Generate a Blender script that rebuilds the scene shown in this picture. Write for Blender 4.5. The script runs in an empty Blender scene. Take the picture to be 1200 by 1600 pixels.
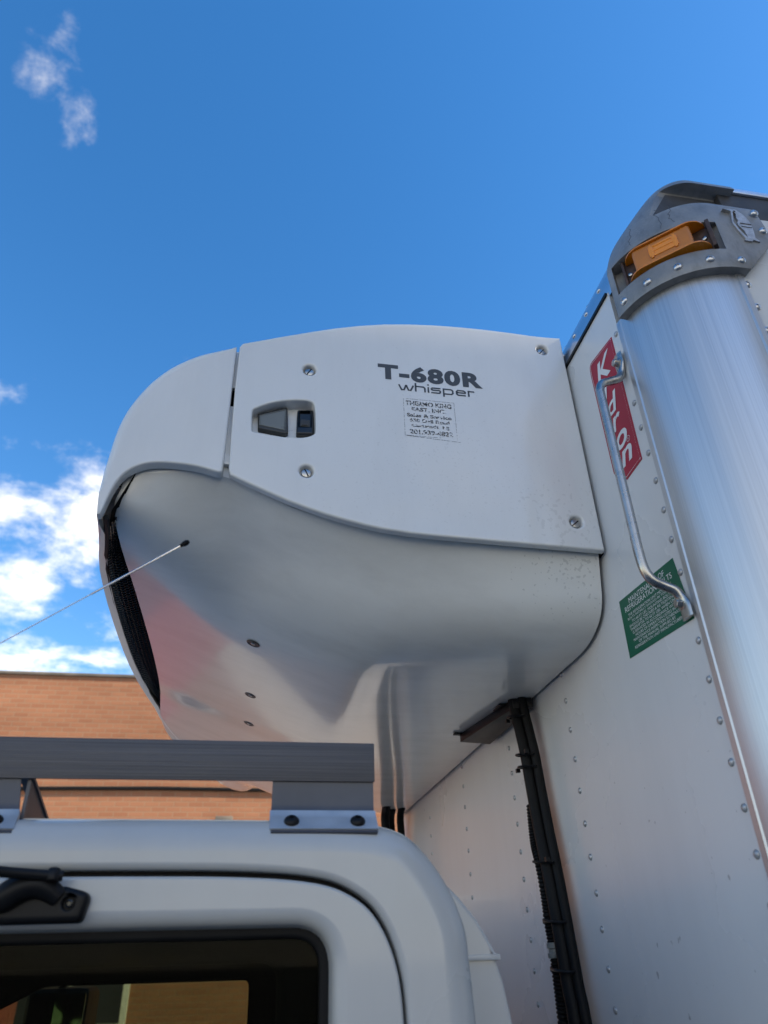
import bpy, bmesh, math, random
from mathutils import Vector, Matrix, noise
random.seed(7)
R = math.radians
scene = bpy.context.scene
COL = scene.collection

# ------------------------------------------------------------------ camera
cam_data = bpy.data.cameras.new("camera")
cam = bpy.data.objects.new("camera", cam_data); COL.objects.link(cam)
cam.matrix_world = Matrix(((0.984902, -0.070088, -0.158288, -0.62),
                           (-0.171384, -0.523625, -0.834533, 0.0),
                           (-0.024393, 0.849061, -0.527731, 1.8),
                           (0, 0, 0, 1)))
cam_data.sensor_fit = 'VERTICAL'; cam_data.sensor_height = 36.0
cam_data.lens = 1125 / 1600 * 36
cam_data.clip_start = 0.02; cam_data.clip_end = 2000
cam_data.dof.use_dof = True
cam_data.dof.focus_distance = 1.45
cam_data.dof.aperture_fstop = 5.2
scene.camera = cam

# ------------------------------------------------------------------ light
SUN_EL, SUN_AZ = 38.0, (0.90, -0.43)          # towards the sun, behind the camera's right shoulder
sd = Vector((SUN_AZ[0] * math.cos(R(SUN_EL)), SUN_AZ[1] * math.cos(R(SUN_EL)), math.sin(R(SUN_EL)))).normalized()
sl = bpy.data.lights.new("sun", 'SUN'); sl.energy = 2.6; sl.angle = R(0.53); sl.color = (1.0, 0.94, 0.85)
sun = bpy.data.objects.new("sun", sl); COL.objects.link(sun)
sun.rotation_euler = sd.to_track_quat('Z', 'Y').to_euler()
sun.location = (10, -10, 20)

world = bpy.data.worlds.new("World"); scene.world = world; world.use_nodes = True
nt = world.node_tree; N = nt.nodes; Lk = nt.links
for n in list(N): N.remove(n)
out = N.new("ShaderNodeOutputWorld"); bg = N.new("ShaderNodeBackground")
bg.inputs['Strength'].default_value = 0.10
sky = N.new("ShaderNodeTexSky"); sky.sky_type = 'NISHITA'; sky.sun_disc = False
sky.sun_elevation = R(SUN_EL); sky.sun_rotation = math.atan2(sd.x, sd.y)
sky.air_density = 1.0; sky.dust_density = 0.15; sky.ozone_density = 2.5
hs = N.new("ShaderNodeHueSaturation"); hs.inputs['Saturation'].default_value = 1.36; hs.inputs['Hue'].default_value = .506; hs.inputs['Value'].default_value = 1.0
Lk.new(sky.outputs[0], hs.inputs['Color'])
tc = N.new("ShaderNodeTexCoord")
sep = N.new("ShaderNodeSeparateXYZ"); Lk.new(tc.outputs['Generated'], sep.inputs[0])
def M_(op, a=None, b=None, c=None, clamp=False):
    m = N.new("ShaderNodeMath"); m.operation = op; m.use_clamp = clamp
    for i, v in enumerate((a, b, c)):
        if v is None: continue
        if isinstance(v, (int, float)): m.inputs[i].default_value = v
        else: Lk.new(v, m.inputs[i])
    return m.outputs[0]
zc = M_('MAXIMUM', sep.outputs['Z'], 0.0)
zd = M_('ADD', zc, 0.22)
px = M_('DIVIDE', sep.outputs['X'], zd); py = M_('DIVIDE', sep.outputs['Y'], zd)
cmb = N.new("ShaderNodeCombineXYZ"); Lk.new(px, cmb.inputs[0]); Lk.new(py, cmb.inputs[1])
n1 = N.new("ShaderNodeTexNoise"); n1.inputs['Scale'].default_value = 1.7; n1.inputs['Detail'].default_value = 9
n1.inputs['Roughness'].default_value = 0.60; n1.inputs['Distortion'].default_value = 0.25
off = N.new("ShaderNodeVectorMath"); off.operation = 'ADD'; off.inputs[1].default_value = (3.1, 7.4, 0)
Lk.new(cmb.outputs[0], off.inputs[0]); Lk.new(off.outputs[0], n1.inputs['Vector'])
# more cloud low in the sky, little high up
nf = N.new("ShaderNodeTexNoise"); nf.inputs['Scale'].default_value = 8.0; nf.inputs['Detail'].default_value = 8; nf.inputs['Roughness'].default_value = .62; nf.inputs['Distortion'].default_value = .15
Lk.new(off.outputs[0], nf.inputs['Vector'])
fine = M_('MULTIPLY_ADD', nf.outputs[0], 0.95, -0.475)
bias = M_('ADD', M_('MULTIPLY_ADD', zc, -0.55, 0.29), M_('MULTIPLY', M_('MINIMUM', sep.outputs['Y'], 0.0), -0.16))  # second term adds unseen cloud behind the camera for brighter reflections
dens = M_('ADD', M_('ADD', n1.outputs[0], fine), bias)
def blob(dx, dy, dz, rad, gain):
    global dens
    d = N.new("ShaderNodeVectorMath"); d.operation = 'DISTANCE'
    v = Vector((dx, dy, dz)).normalized(); d.inputs[1].default_value = v
    Lk.new(tc.outputs['Generated'], d.inputs[0])
    mr = N.new("ShaderNodeMapRange"); mr.interpolation_type = 'SMOOTHERSTEP'
    mr.inputs['From Min'].default_value = 0; mr.inputs['From Max'].default_value = rad
    mr.inputs['To Min'].default_value = gain; mr.inputs['To Max'].default_value = 0
    Lk.new(d.outputs['Value'], mr.inputs[0])
    dens = M_('ADD', dens, mr.outputs[0])
BLOBS = [
    (-.252, .480, .84, .10, .30), (-.272, .425, .863, .06, .14), (-.228, .414, .882, .06, .20), (-.305, .460, .835, .07, .12), (-.245, .520, .818, .05, .10),
    (-.28, .847, .452, .10, .10), (-.244, .808, .536, .06, .09), (-.295, .871, .392, .09, .08), (-.194, .923, .333, .09, .04), (-.318, .812, .489, .04, .05), (-.216, .895, .39, .05, -.05), (-.30, .77, .56, .07, -.10), (-.32, .83, .45, .05, -.05),
    (.15, .62, .77, .42, -.22), (-.29, .66, .69, .16, -.12), (-.20, .88, .42, .05, -.10),
]
for b in BLOBS: blob(*b)
mr = N.new("ShaderNodeMapRange"); mr.interpolation_type = 'SMOOTHSTEP'
mr.inputs['From Min'].default_value = 0.54; mr.inputs['From Max'].default_value = 1.02
Lk.new(dens, mr.inputs[0])
n2 = N.new("ShaderNodeTexNoise"); n2.inputs['Scale'].default_value = 2.6; n2.inputs['Detail'].default_value = 6
Lk.new(off.outputs[0], n2.inputs['Vector'])
cr = N.new("ShaderNodeValToRGB")
cr.color_ramp.elements[0].position = 0.3; cr.color_ramp.elements[0].color = (4.6, 5.0, 5.6, 1)
cr.color_ramp.elements[1].position = 0.62; cr.color_ramp.elements[1].color = (7.4, 7.3, 7.2, 1)
Lk.new(n2.outputs[0], cr.inputs[0])
mx = N.new("ShaderNodeMix"); mx.data_type = 'RGBA'
cf = M_('MULTIPLY', mr.outputs[0], 0.95)
Lk.new(cf, mx.inputs['Factor']); Lk.new(hs.outputs[0], mx.inputs['A']); Lk.new(cr.outputs[0], mx.inputs['B'])
Lk.new(mx.outputs['Result'], bg.inputs['Color']); Lk.new(bg.outputs[0], out.inputs[0])

scene.view_settings.view_transform = 'Standard'
scene.view_settings.look = 'None'
scene.view_settings.gamma = 1.0
scene.view_settings.use_curve_mapping = False
scene.view_settings.use_white_balance = True
scene.view_settings.white_balance_temperature = 8100
scene.view_settings.white_balance_tint = 9.0
scene.view_settings.exposure = 1.70
scene.render.engine = 'CYCLES'
scene.cycles.max_bounces = 8
scene.cycles.use_denoising = True

# ------------------------------------------------------------------ materials
def new_mat(name):
    m = bpy.data.materials.new(name); m.use_nodes = True
    return m, m.node_tree.nodes, m.node_tree.links, m.node_tree.nodes['Principled BSDF']

def mat(name, col, rough=0.5, metal=0.0, var=0.06, scale=6.0, bump=0.0, bscale=60.0, stretch=(1, 1, 1), coat=0.0,
        spec=0.5, rvar=0.08, trans=0.0, bdist=0.002):
    m, n, l, p = new_mat(name)
    t = n.new("ShaderNodeTexCoord"); mp = n.new("ShaderNodeMapping"); mp.inputs['Scale'].default_value = stretch
    l.new(t.outputs['Object'], mp.inputs[0])
    no = n.new("ShaderNodeTexNoise"); no.inputs['Scale'].default_value = scale; no.inputs['Detail'].default_value = 6
    l.new(mp.outputs[0], no.inputs['Vector'])
    r = n.new("ShaderNodeValToRGB")
    r.color_ramp.elements[0].position = .3; r.color_ramp.elements[1].position = .7
    r.color_ramp.elements[0].color = tuple(max(0, c * (1 - var)) for c in col) + (1,)
    r.color_ramp.elements[1].color = tuple(min(1, c * (1 + var)) for c in col) + (1,)
    l.new(no.outputs[0], r.inputs[0]); l.new(r.outputs[0], p.inputs['Base Color'])
    mr = n.new("ShaderNodeMapRange"); mr.inputs['To Min'].default_value = max(.02, rough - rvar); mr.inputs['To Max'].default_value = min(1, rough + rvar)
    l.new(no.outputs[0], mr.inputs[0]); l.new(mr.outputs[0], p.inputs['Roughness'])
    p.inputs['Metallic'].default_value = metal
    p.inputs['Specular IOR Level'].default_value = spec
    p.inputs['Coat Weight'].default_value = coat; p.inputs['Coat Roughness'].default_value = 0.06
    p.inputs['Transmission Weight'].default_value = trans
    if bump:
        nb = n.new("ShaderNodeTexNoise"); nb.inputs['Scale'].default_value = bscale; nb.inputs['Detail'].default_value = 4
        l.new(mp.outputs[0], nb.inputs['Vector'])
        b = n.new("ShaderNodeBump"); b.inputs['Strength'].default_value = bump; b.inputs['Distance'].default_value = bdist
        l.new(nb.outputs[0], b.inputs['Height']); l.new(b.outputs[0], p.inputs['Normal'])
    return m

MT = {}
MT['panel'] = mat("white_gelcoat_panel", (.72, .72, .705), .22, var=.03, scale=3, bump=.05, bscale=7, coat=.35, rvar=.04)
MT['shell'] = mat("white_gelcoat_shell", (.74, .735, .70), .16, var=.03, scale=4, bump=.04, bscale=4, coat=.4, rvar=.05)
MT['wall'] = mat("white_painted_sheet", (.67, .68, .68), .28, var=.03, scale=2.2, bump=.14, bscale=3.2, coat=.12, rvar=.06)
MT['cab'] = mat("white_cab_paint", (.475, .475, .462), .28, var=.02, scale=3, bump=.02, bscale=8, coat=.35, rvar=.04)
MT['alu'] = mat("brushed_aluminium", (.56, .565, .57), .40, 1.0, var=.09, scale=7, bump=.16, bscale=10, stretch=(70, 70, .12), rvar=.07, bdist=.0006)
MT['alu_rail'] = mat("aluminium_rail", (.66, .68, .72), .30, 1.0, var=.08, scale=5, bump=.2, bscale=40, stretch=(1, .1, 1), rvar=.08)
MT['steel'] = mat("stainless_steel", (.40, .39, .375), .28, 1.0, var=.1, scale=40, bump=.05, bscale=200, rvar=.08)
MT['chrome'] = mat("bright_chrome", (.92, .92, .92), .12, 1.0, var=.02, rvar=.03)
MT['pale_rod'] = mat("pale_rod", (.78, .78, .78), .4, var=.03)
MT['rivet'] = mat("rivet_aluminium", (.55, .55, .56), .35, 1.0, var=.15, scale=90, rvar=.1)
MT['rivet_painted'] = mat("rivet_grey_painted", (.40, .41, .42), .40, .55, var=.15, scale=90, rvar=.1)
MT['cast'] = mat("grey_cast_metal", (.25, .247, .243), .46, .35, var=.20, scale=16, bump=.35, bscale=160, rvar=.15, bdist=.0015)
MT['cast_dark'] = mat("dark_cast_metal", (.055, .055, .06), .55, .2, var=.25, scale=30, bump=.2, bscale=120)
MT['emblem'] = mat("worn_bare_metal", (.46, .46, .47), .42, .8, var=.2, scale=120, bump=.2, bscale=300)
MT['bar'] = mat("anodised_dark_bar", (.085, .083, .09), .42, .45, var=.38, scale=9, bump=.4, bscale=16, stretch=(.25, 100, 150), rvar=.12, bdist=.0008)
MT['bracket'] = mat("dark_grey_bracket", (.07, .072, .085), .40, .2, var=.15, scale=14, bump=.08, bscale=60)
MT['bare'] = mat("bare_steel_flange", (.52, .52, .52), .48, .6, var=.15, scale=30, bump=.1, bscale=60)
MT['black'] = mat("black_plastic", (.007, .007, .008), .42, var=.3, scale=20, bump=.06, bscale=90, spec=.2)
MT['black_gloss'] = mat("black_gloss_plastic", (.008, .008, .009), .18, var=.2, scale=20)
MT['rubber'] = mat("black_rubber", (.007, .007, .0075), .55, spec=.15, var=.25, scale=30)
MT['interior'] = mat("dark_cab_interior", (.0035, .0035, .004), .8, var=.2, scale=10, spec=.05)
MT['latch'] = mat("grey_latch_paddle", (.165, .175, .165), .30, var=.05, scale=10)
MT['latch_dark'] = mat("dark_latch_border", (.03, .031, .03), .45, var=.05)
MT['ink'] = mat("grey_print", (.052, .055, .058), .45, var=.1, scale=30)
MT['white_ink'] = mat("white_print", (.72, .74, .74), .4, var=.04, scale=30)
MT['red_sign'] = mat("red_vinyl", (.40, .010, .036), .35, var=.08, scale=14, spec=.25)
MT['green_sign'] = mat("green_vinyl", (.002, .115, .065), .34, var=.06, scale=14, spec=.25)
MT['amber'] = mat("amber_lens", (.68, .20, .010), .25, var=.1, scale=30, coat=.4)
MT['amber_body'] = mat("amber_lens_frosted", (.50, .165, .025), .36, var=.1, scale=40)
MT['amber_bright'] = mat("amber_prism", (.85, .26, .008), .18, var=.08, scale=50, coat=.5)
MT['brown'] = mat("rusty_light_bracket", (.085, .05, .038), .5, .4, var=.4, scale=70, bump=.2, bscale=200)
MT['tyre'] = mat("tyre_rubber", (.02, .02, .02), .8, var=.2)
MT['wheel'] = mat("painted_wheel", (.55, .55, .55), .4, var=.1)
MT['chassis'] = mat("chassis_black", (.02, .02, .02), .5, var=.3)
MT['red_van'] = mat("red_vehicle_paint", (.20, .024, .028), .3, var=.05, coat=.6)
MT['asphalt'] = mat("asphalt", (.19, .185, .175), .9, var=.3, scale=14, bump=.5, bscale=120, bdist=.01)
MT['concrete'] = mat("pavement_concrete", (.40, .39, .37), .85, var=.18, scale=5, bump=.3, bscale=60, bdist=.005)
MT['road_paint'] = mat("road_paint", (.65, .64, .60), .7, var=.15, scale=10)
MT['coping'] = mat("dark_coping", (.13, .115, .10), .8, var=.35, scale=3)
MT['render_wall'] = mat("pale_render", (.42, .38, .33), .85, var=.12, scale=1.5, bump=.2, bscale=30, bdist=.01)
MT['winframe'] = mat("white_window_frame", (.6, .6, .58), .5, var=.05)
MT['mirror'] = mat("mirror_glass", (.55, .72, .64), .08, 1.0, var=.03)

def glass_mat(name, tint, fac):
    m, n, l, p = new_mat(name); n.remove(p)
    o = n['Material Output']
    tr = n.new("ShaderNodeBsdfTransparent"); tr.inputs[0].default_value = tint + (1,)
    gl = n.new("ShaderNodeBsdfGlossy"); gl.inputs['Roughness'].default_value = .02; gl.inputs[0].default_value = (1, 1, 1, 1)
    fr = n.new("ShaderNodeFresnel"); fr.inputs[0].default_value = 1.45
    mu = n.new("ShaderNodeMath"); mu.operation = 'MULTIPLY'; mu.inputs[1].default_value = fac
    l.new(fr.outputs[0], mu.inputs[0])
    mi = n.new("ShaderNodeMixShader"); l.new(mu.outputs[0], mi.inputs[0]); l.new(tr.outputs[0], mi.inputs[1]); l.new(gl.outputs[0], mi.inputs[2])
    l.new(mi.outputs[0], o.inputs[0])
    return m
MT['glass'] = glass_mat("tinted_cab_glass", (.62, .65, .57), .07)
m, n, l, p = new_mat("building_glass"); p.inputs['Base Color'].default_value = (.03, .035, .04, 1); p.inputs['Roughness'].default_value = .05
MT['bglass'] = m

def brick_mat():
    m, n, l, p = new_mat("orange_brick")
    t = n.new("ShaderNodeTexCoord"); mp = n.new("ShaderNodeMapping"); mp.inputs['Rotation'].default_value = (R(90), 0, 0)
    s = n.new("ShaderNodeSeparateXYZ"); c = n.new("ShaderNodeCombineXYZ")
    l.new(t.outputs['Object'], s.inputs[0]); l.new(s.outputs['X'], c.inputs[0]); l.new(s.outputs['Z'], c.inputs[1])
    b = n.new("ShaderNodeTexBrick"); b.inputs['Scale'].default_value = 1; b.inputs['Brick Width'].default_value = .215
    b.inputs['Row Height'].default_value = .0725; b.inputs['Mortar Size'].default_value = .008; b.inputs['Mortar Smooth'].default_value = .2
    b.inputs['Color1'].default_value = (.33, .150, .085, 1); b.inputs['Color2'].default_value = (.285, .122, .068, 1)
    b.inputs['Mortar'].default_value = (.30, .185, .12, 1); b.inputs['Bias'].default_value = -.1
    l.new(c.outputs[0], b.inputs['Vector'])
    no = n.new("ShaderNodeTexNoise"); no.inputs['Scale'].default_value = .7; no.inputs['Detail'].default_value = 8; no.inputs['Roughness'].default_value = .65
    mp2 = n.new("ShaderNodeMapping"); mp2.inputs['Scale'].default_value = (.5, .5, 2.2)
    l.new(t.outputs['Object'], mp2.inputs[0]); l.new(mp2.outputs[0], no.inputs['Vector'])
    rp = n.new("ShaderNodeValToRGB"); rp.color_ramp.elements[0].position = .3; rp.color_ramp.elements[1].position = .7
    rp.color_ramp.elements[0].color = (.72, .68, .66, 1); rp.color_ramp.elements[1].color = (1.12, 1.1, 1.08, 1)
    l.new(no.outputs[0], rp.inputs[0])
    mx = n.new("ShaderNodeMix"); mx.data_type = 'RGBA'; mx.blend_type = 'MULTIPLY'; mx.inputs['Factor'].default_value = 1
    l.new(b.outputs['Color'], mx.inputs['A']); l.new(rp.outputs[0], mx.inputs['B']); l.new(mx.outputs['Result'], p.inputs['Base Color'])
    p.inputs['Roughness'].default_value = .9
    bp = n.new("ShaderNodeBump"); bp.inputs['Strength'].default_value = .6; bp.inputs['Distance'].default_value = .01; bp.invert = True
    l.new(b.outputs['Fac'], bp.inputs['Height']); l.new(bp.outputs[0], p.inputs['Normal'])
    return m
MT['brick'] = brick_mat()

def worn_ink():
    m, n, l, p = new_mat("flaking_print"); o = n['Material Output']
    p.inputs['Base Color'].default_value = (.06, .062, .065, 1); p.inputs['Roughness'].default_value = .6
    t = n.new("ShaderNodeTexCoord"); no = n.new("ShaderNodeTexNoise"); no.inputs['Scale'].default_value = 260; no.inputs['Detail'].default_value = 3
    l.new(t.outputs['Object'], no.inputs['Vector'])
    rp = n.new("ShaderNodeValToRGB"); rp.color_ramp.elements[0].position = .44; rp.color_ramp.elements[1].position = .48
    l.new(no.outputs[0], rp.inputs[0])
    tr = n.new("ShaderNodeBsdfTransparent"); mi = n.new("ShaderNodeMixShader")
    l.new(rp.outputs[0], mi.inputs[0]); l.new(tr.outputs[0], mi.inputs[1]); l.new(p.outputs[0], mi.inputs[2]); l.new(mi.outputs[0], o.inputs[0])
    return m
MT['worn_ink'] = worn_ink()

def add_spots(m, centre, radius, tint, scale=150, thr=.60, amount=.5):
    """dried water spots around one place on a painted part"""
    n, l = m.node_tree.nodes, m.node_tree.links; p = n['Principled BSDF']
    t = n.new("ShaderNodeTexCoord")
    d = n.new("ShaderNodeVectorMath"); d.operation = 'DISTANCE'; d.inputs[1].default_value = centre
    l.new(t.outputs['Object'], d.inputs[0])
    fall = n.new("ShaderNodeMapRange"); fall.inputs['From Max'].default_value = radius; fall.inputs['To Min'].default_value = .16; fall.inputs['To Max'].default_value = -.12
    l.new(d.outputs['Value'], fall.inputs[0])
    no = n.new("ShaderNodeTexNoise"); no.inputs['Scale'].default_value = scale; no.inputs['Detail'].default_value = 2; no.inputs['Roughness'].default_value = .4
    l.new(t.outputs['Object'], no.inputs['Vector'])
    a = n.new("ShaderNodeMath"); a.operation = 'ADD'; l.new(no.outputs[0], a.inputs[0]); l.new(fall.outputs[0], a.inputs[1])
    r = n.new("ShaderNodeMapRange"); r.inputs['From Min'].default_value = thr; r.inputs['From Max'].default_value = thr + .03; r.inputs['To Max'].default_value = amount
    l.new(a.outputs[0], r.inputs[0])
    src = p.inputs['Base Color'].links[0].from_socket
    mx = n.new("ShaderNodeMix"); mx.data_type = 'RGBA'; l.new(r.outputs[0], mx.inputs['Factor'])
    l.new(src, mx.inputs['A']); mx.inputs['B'].default_value = tint + (1,); l.new(mx.outputs['Result'], p.inputs['Base Color'])
def add_streaks(m, stretch, scale, lo, tint, thr0=.45, thr1=.75):
    """faint grime runs or scuffs: a stretched noise tints the paint"""
    n, l = m.node_tree.nodes, m.node_tree.links; p = n['Principled BSDF']
    t = n.new("ShaderNodeTexCoord"); mp = n.new("ShaderNodeMapping"); mp.inputs['Scale'].default_value = stretch
    l.new(t.outputs['Object'], mp.inputs[0])
    no = n.new("ShaderNodeTexNoise"); no.inputs['Scale'].default_value = scale; no.inputs['Detail'].default_value = 7; no.inputs['Roughness'].default_value = .65
    l.new(mp.outputs[0], no.inputs['Vector'])
    r = n.new("ShaderNodeMapRange"); r.inputs['From Min'].default_value = thr0; r.inputs['From Max'].default_value = thr1; r.inputs['To Max'].default_value = lo
    l.new(no.outputs[0], r.inputs[0])
    src = p.inputs['Base Color'].links[0].from_socket
    mx = n.new("ShaderNodeMix"); mx.data_type = 'RGBA'; l.new(r.outputs[0], mx.inputs['Factor'])
    l.new(src, mx.inputs['A']); mx.inputs['B'].default_value = tint + (1,); l.new(mx.outputs['Result'], p.inputs['Base Color'])
add_streaks(MT['wall'], (3, 5, .7), 2.0, .10, (.36, .36, .35))
add_spots(MT['wall'], (0, 1.0, 2.0), 1.6, (.20, .20, .20), 110, .875, .4)
add_streaks(MT['cast'], (6, 6, 3), 9.0, .45, (.13, .13, .13), .48, .68)
add_streaks(MT['panel'], (5, 2, 1.2), 3.0, .12, (.42, .41, .39))
add_streaks(MT['shell'], (2, 6, 3), 2.5, .25, (.38, .37, .35))
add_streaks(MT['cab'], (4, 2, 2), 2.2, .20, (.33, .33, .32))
add_spots(MT['panel'], (-.085, 1.07, 2.49), .20, (.40, .39, .37), 120, .71, .22)
add_spots(MT['panel'], (-.30, 1.07, 2.60), .9, (.50, .49, .47), 210, .79, .25)
add_spots(MT['shell'], (-.06, 1.1, 2.40), .22, (.30, .30, .29), 150, .73, .35)
add_spots(MT['wall'], (0, 1.1, 1.9), 1.6, (.12, .12, .12), 45, .86, .5)
add_spots(MT['cast'], (.0, .76, 2.97), .12, (.30, .30, .29), 160, .64, .45)

# ------------------------------------------------------------------ mesh helpers
def mk(name, verts, faces, m, parent=None, smooth=True, sharp=35, loc=None, mats=None, fmat=None):
    me = bpy.data.meshes.new(name); me.from_pydata([tuple(v) for v in verts], [], faces); me.validate()
    return mko(name, me, m, parent, smooth, sharp, loc)

def mko(name, me, m, parent=None, smooth=True, sharp=35, loc=None, recalc=False):
    if recalc:
        bm = bmesh.new(); bm.from_mesh(me); bmesh.ops.recalc_face_normals(bm, faces=bm.faces); bm.to_mesh(me); bm.free()
    if m is not None and not me.materials: me.materials.append(m)
    if smooth:
        me.shade_smooth()
        me.set_sharp_from_angle(angle=R(sharp))
    o = bpy.data.objects.new(name, me); COL.objects.link(o)
    if loc is not None: o.location = loc
    if parent is not None: setp(o, parent)
    return o

WM = {}
def wloc(o):
    return WM.get(o.name, Vector((0, 0, 0)))
def setp(o, parent):
    o.parent = parent
    # world position of the parent is a plain translation
    o.matrix_parent_inverse = Matrix.Translation(-wloc(parent))
def thing(name, label, cat, loc=(0, 0, 0), group=None):
    o = bpy.data.objects.new(name, None); COL.objects.link(o); o.location = loc; o.empty_display_size = .2
    WM[o.name] = Vector(loc)
    o['label'] = label; o['category'] = cat
    if group: o['group'] = group
    return o

class MB:
    """collects shapes into one mesh"""
    def __init__(s): s.v = []; s.f = []
    def add(s, v, f):
        k = len(s.v); s.v += [Vector(q) for q in v]; s.f += [tuple(i + k for i in q) for q in f]
    def box(s, a, b, mtx=None):
        (x0, y0, z0), (x1, y1, z1) = a, b
        v = [Vector(q) for q in ((x0, y0, z0), (x1, y0, z0), (x1, y1, z0), (x0, y1, z0), (x0, y0, z1), (x1, y0, z1), (x1, y1, z1), (x0, y1, z1))]
        if mtx: v = [mtx @ q for q in v]
        s.add(v, [(0, 3, 2, 1), (4, 5, 6, 7), (0, 1, 5, 4), (1, 2, 6, 5), (2, 3, 7, 6), (3, 0, 4, 7)])
    def obj(s, name, m, parent=None, bevel=0, seg=2, smooth=True, sharp=35):
        me = bpy.data.meshes.new(name); me.from_pydata([tuple(q) for q in s.v], [], s.f); me.validate()
        bm = bmesh.new(); bm.from_mesh(me); bmesh.ops.recalc_face_normals(bm, faces=bm.faces)
        if bevel:
            bmesh.ops.bevel(bm, geom=[e for e in bm.edges if len(e.link_faces) == 2 and e.calc_face_angle(0) > R(30)] , offset=bevel, segments=seg, profile=.6, affect='EDGES', clamp_overlap=True)
        bm.to_mesh(me); bm.free()
        return mko(name, me, m, parent, smooth, sharp)

def catmull(pts, n=6, closed=False):
    pts = [Vector(p) for p in pts]; o = []; L = len(pts)
    rng = range(L if closed else L - 1)
    for i in rng:
        p1, p2 = pts[i], pts[(i + 1) % L]
        p0 = pts[i - 1] if (closed or i > 0) else p1 * 2 - p2
        p3 = pts[(i + 2) % L] if (closed or i + 2 < L) else p2 * 2 - p1
        for k in range(n):
            t = k / n
            o.append(.5 * ((2 * p1) + (p2 - p0) * t + (2 * p0 - 5 * p1 + 4 * p2 - p3) * t * t + (3 * p1 - p0 - 3 * p2 + p3) * t ** 3))
    if not closed: o.append(pts[-1])
    return o

def tube_geo(pts, rad, seg=12, cap=True, flat=None):
    pts = [Vector(p) for p in pts]; n = len(pts); V = []; F = []
    T = [(pts[min(i + 1, n - 1)] - pts[max(i - 1, 0)]).normalized() for i in range(n)]
    ref = Vector((0, 0, 1)) if abs(T[0].z) < .9 else Vector((1, 0, 0))
    u = T[0].cross(ref).normalized()
    for i in range(n):
        u = (u - T[i] * u.dot(T[i])).normalized(); w = T[i].cross(u)
        r = rad[i] if isinstance(rad, (list, tuple)) else rad
        for k in range(seg):
            a = 2 * math.pi * k / seg
            V.append(pts[i] + u * (math.cos(a) * r) + w * (math.sin(a) * r))
    for i in range(n - 1):
        for k in range(seg):
            a, b = i * seg + k, i * seg + (k + 1) % seg
            F.append((a, b, b + seg, a + seg))
    if cap:
        F.append(tuple(reversed(range(seg)))); F.append(tuple(range((n - 1) * seg, n * seg)))
    return V, F
def tube(name, pts, rad, m, parent=None, seg=12):
    b = MB(); b.add(*tube_geo(pts, rad, seg)); return b.obj(name, m, parent, sharp=50)

def lathe_geo(prof, origin, axis, seg=16, xref=None):
    """prof: (r, h) pairs along the axis"""
    axis = Vector(axis).normalized(); ref = Vector(xref) if xref else (Vector((0, 0, 1)) if abs(axis.z) < .9 else Vector((1, 0, 0)))
    u = axis.cross(ref).normalized(); w = axis.cross(u); o = Vector(origin); V = []; F = []
    for r, h in prof:
        for k in range(seg):
            a = 2 * math.pi * k / seg
            V.append(o + axis * h + (u * math.cos(a) + w * math.sin(a)) * r)
    n = len(prof)
    for i in range(n - 1):
        for k in range(seg):
            a, b = i * seg + k, i * seg + (k + 1) % seg
            F.append((a, b, b + seg, a + seg))
    F.append(tuple(range((n - 1) * seg, n * seg))); F.append(tuple(reversed(range(seg))))
    return V, F

def rpoly(pts, n=6):
    """pts (a, b, r): polygon with rounded corners -> list of 2D points"""
    P = [Vector((p[0], p[1])) for p in pts]; L = len(P); o = []
    for i in range(L):
        r = pts[i][2] if len(pts[i]) > 2 else 0
        a, b, c = P[i - 1], P[i], P[(i + 1) % L]
        if r <= 0: o.append(b); continue
        d1 = (a - b); d2 = (c - b); l1, l2 = d1.length, d2.length; d1 /= l1; d2 /= l2
        ang = d1.angle(d2); t = min(r / math.tan(ang / 2), l1 * .49, l2 * .49)
        p, q = b + d1 * t, b + d2 * t
        for k in range(n + 1):
            s = k / n
            o.append(p.lerp(b, s).lerp(b.lerp(q, s), s))
    return o
def area(P):
    return .5 * sum(P[i][0] * P[(i + 1) % len(P)][1] - P[(i + 1) % len(P)][0] * P[i][1] for i in range(len(P)))
def ccw(P):
    P = [Vector((p[0], p[1])) for p in P]
    return P if area(P) > 0 else P[::-1]
def densify(P, step):
    o = []
    for i in range(len(P)):
        a, b = P[i], P[(i + 1) % len(P)]; k = max(1, int((b - a).length / step))
        for j in range(k): o.append(a.lerp(b, j / k))
    return o
def inset(P, d):
    """move a CCW polygon inwards by d (number or list)"""
    L = len(P); o = []
    for i in range(L):
        a, b, c = P[i - 1], P[i], P[(i + 1) % L]
        e1 = (b - a).normalized(); e2 = (c - b).normalized()
        n1 = Vector((-e1.y, e1.x)); n2 = Vector((-e2.y, e2.x)); nn = (n1 + n2)
        if nn.length < 1e-6: nn = n1
        nn.normalize(); dd = d[i] if isinstance(d, (list, tuple)) else d
        o.append(b + nn * (dd / max(.5, nn.dot(n1))))
    return o

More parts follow.
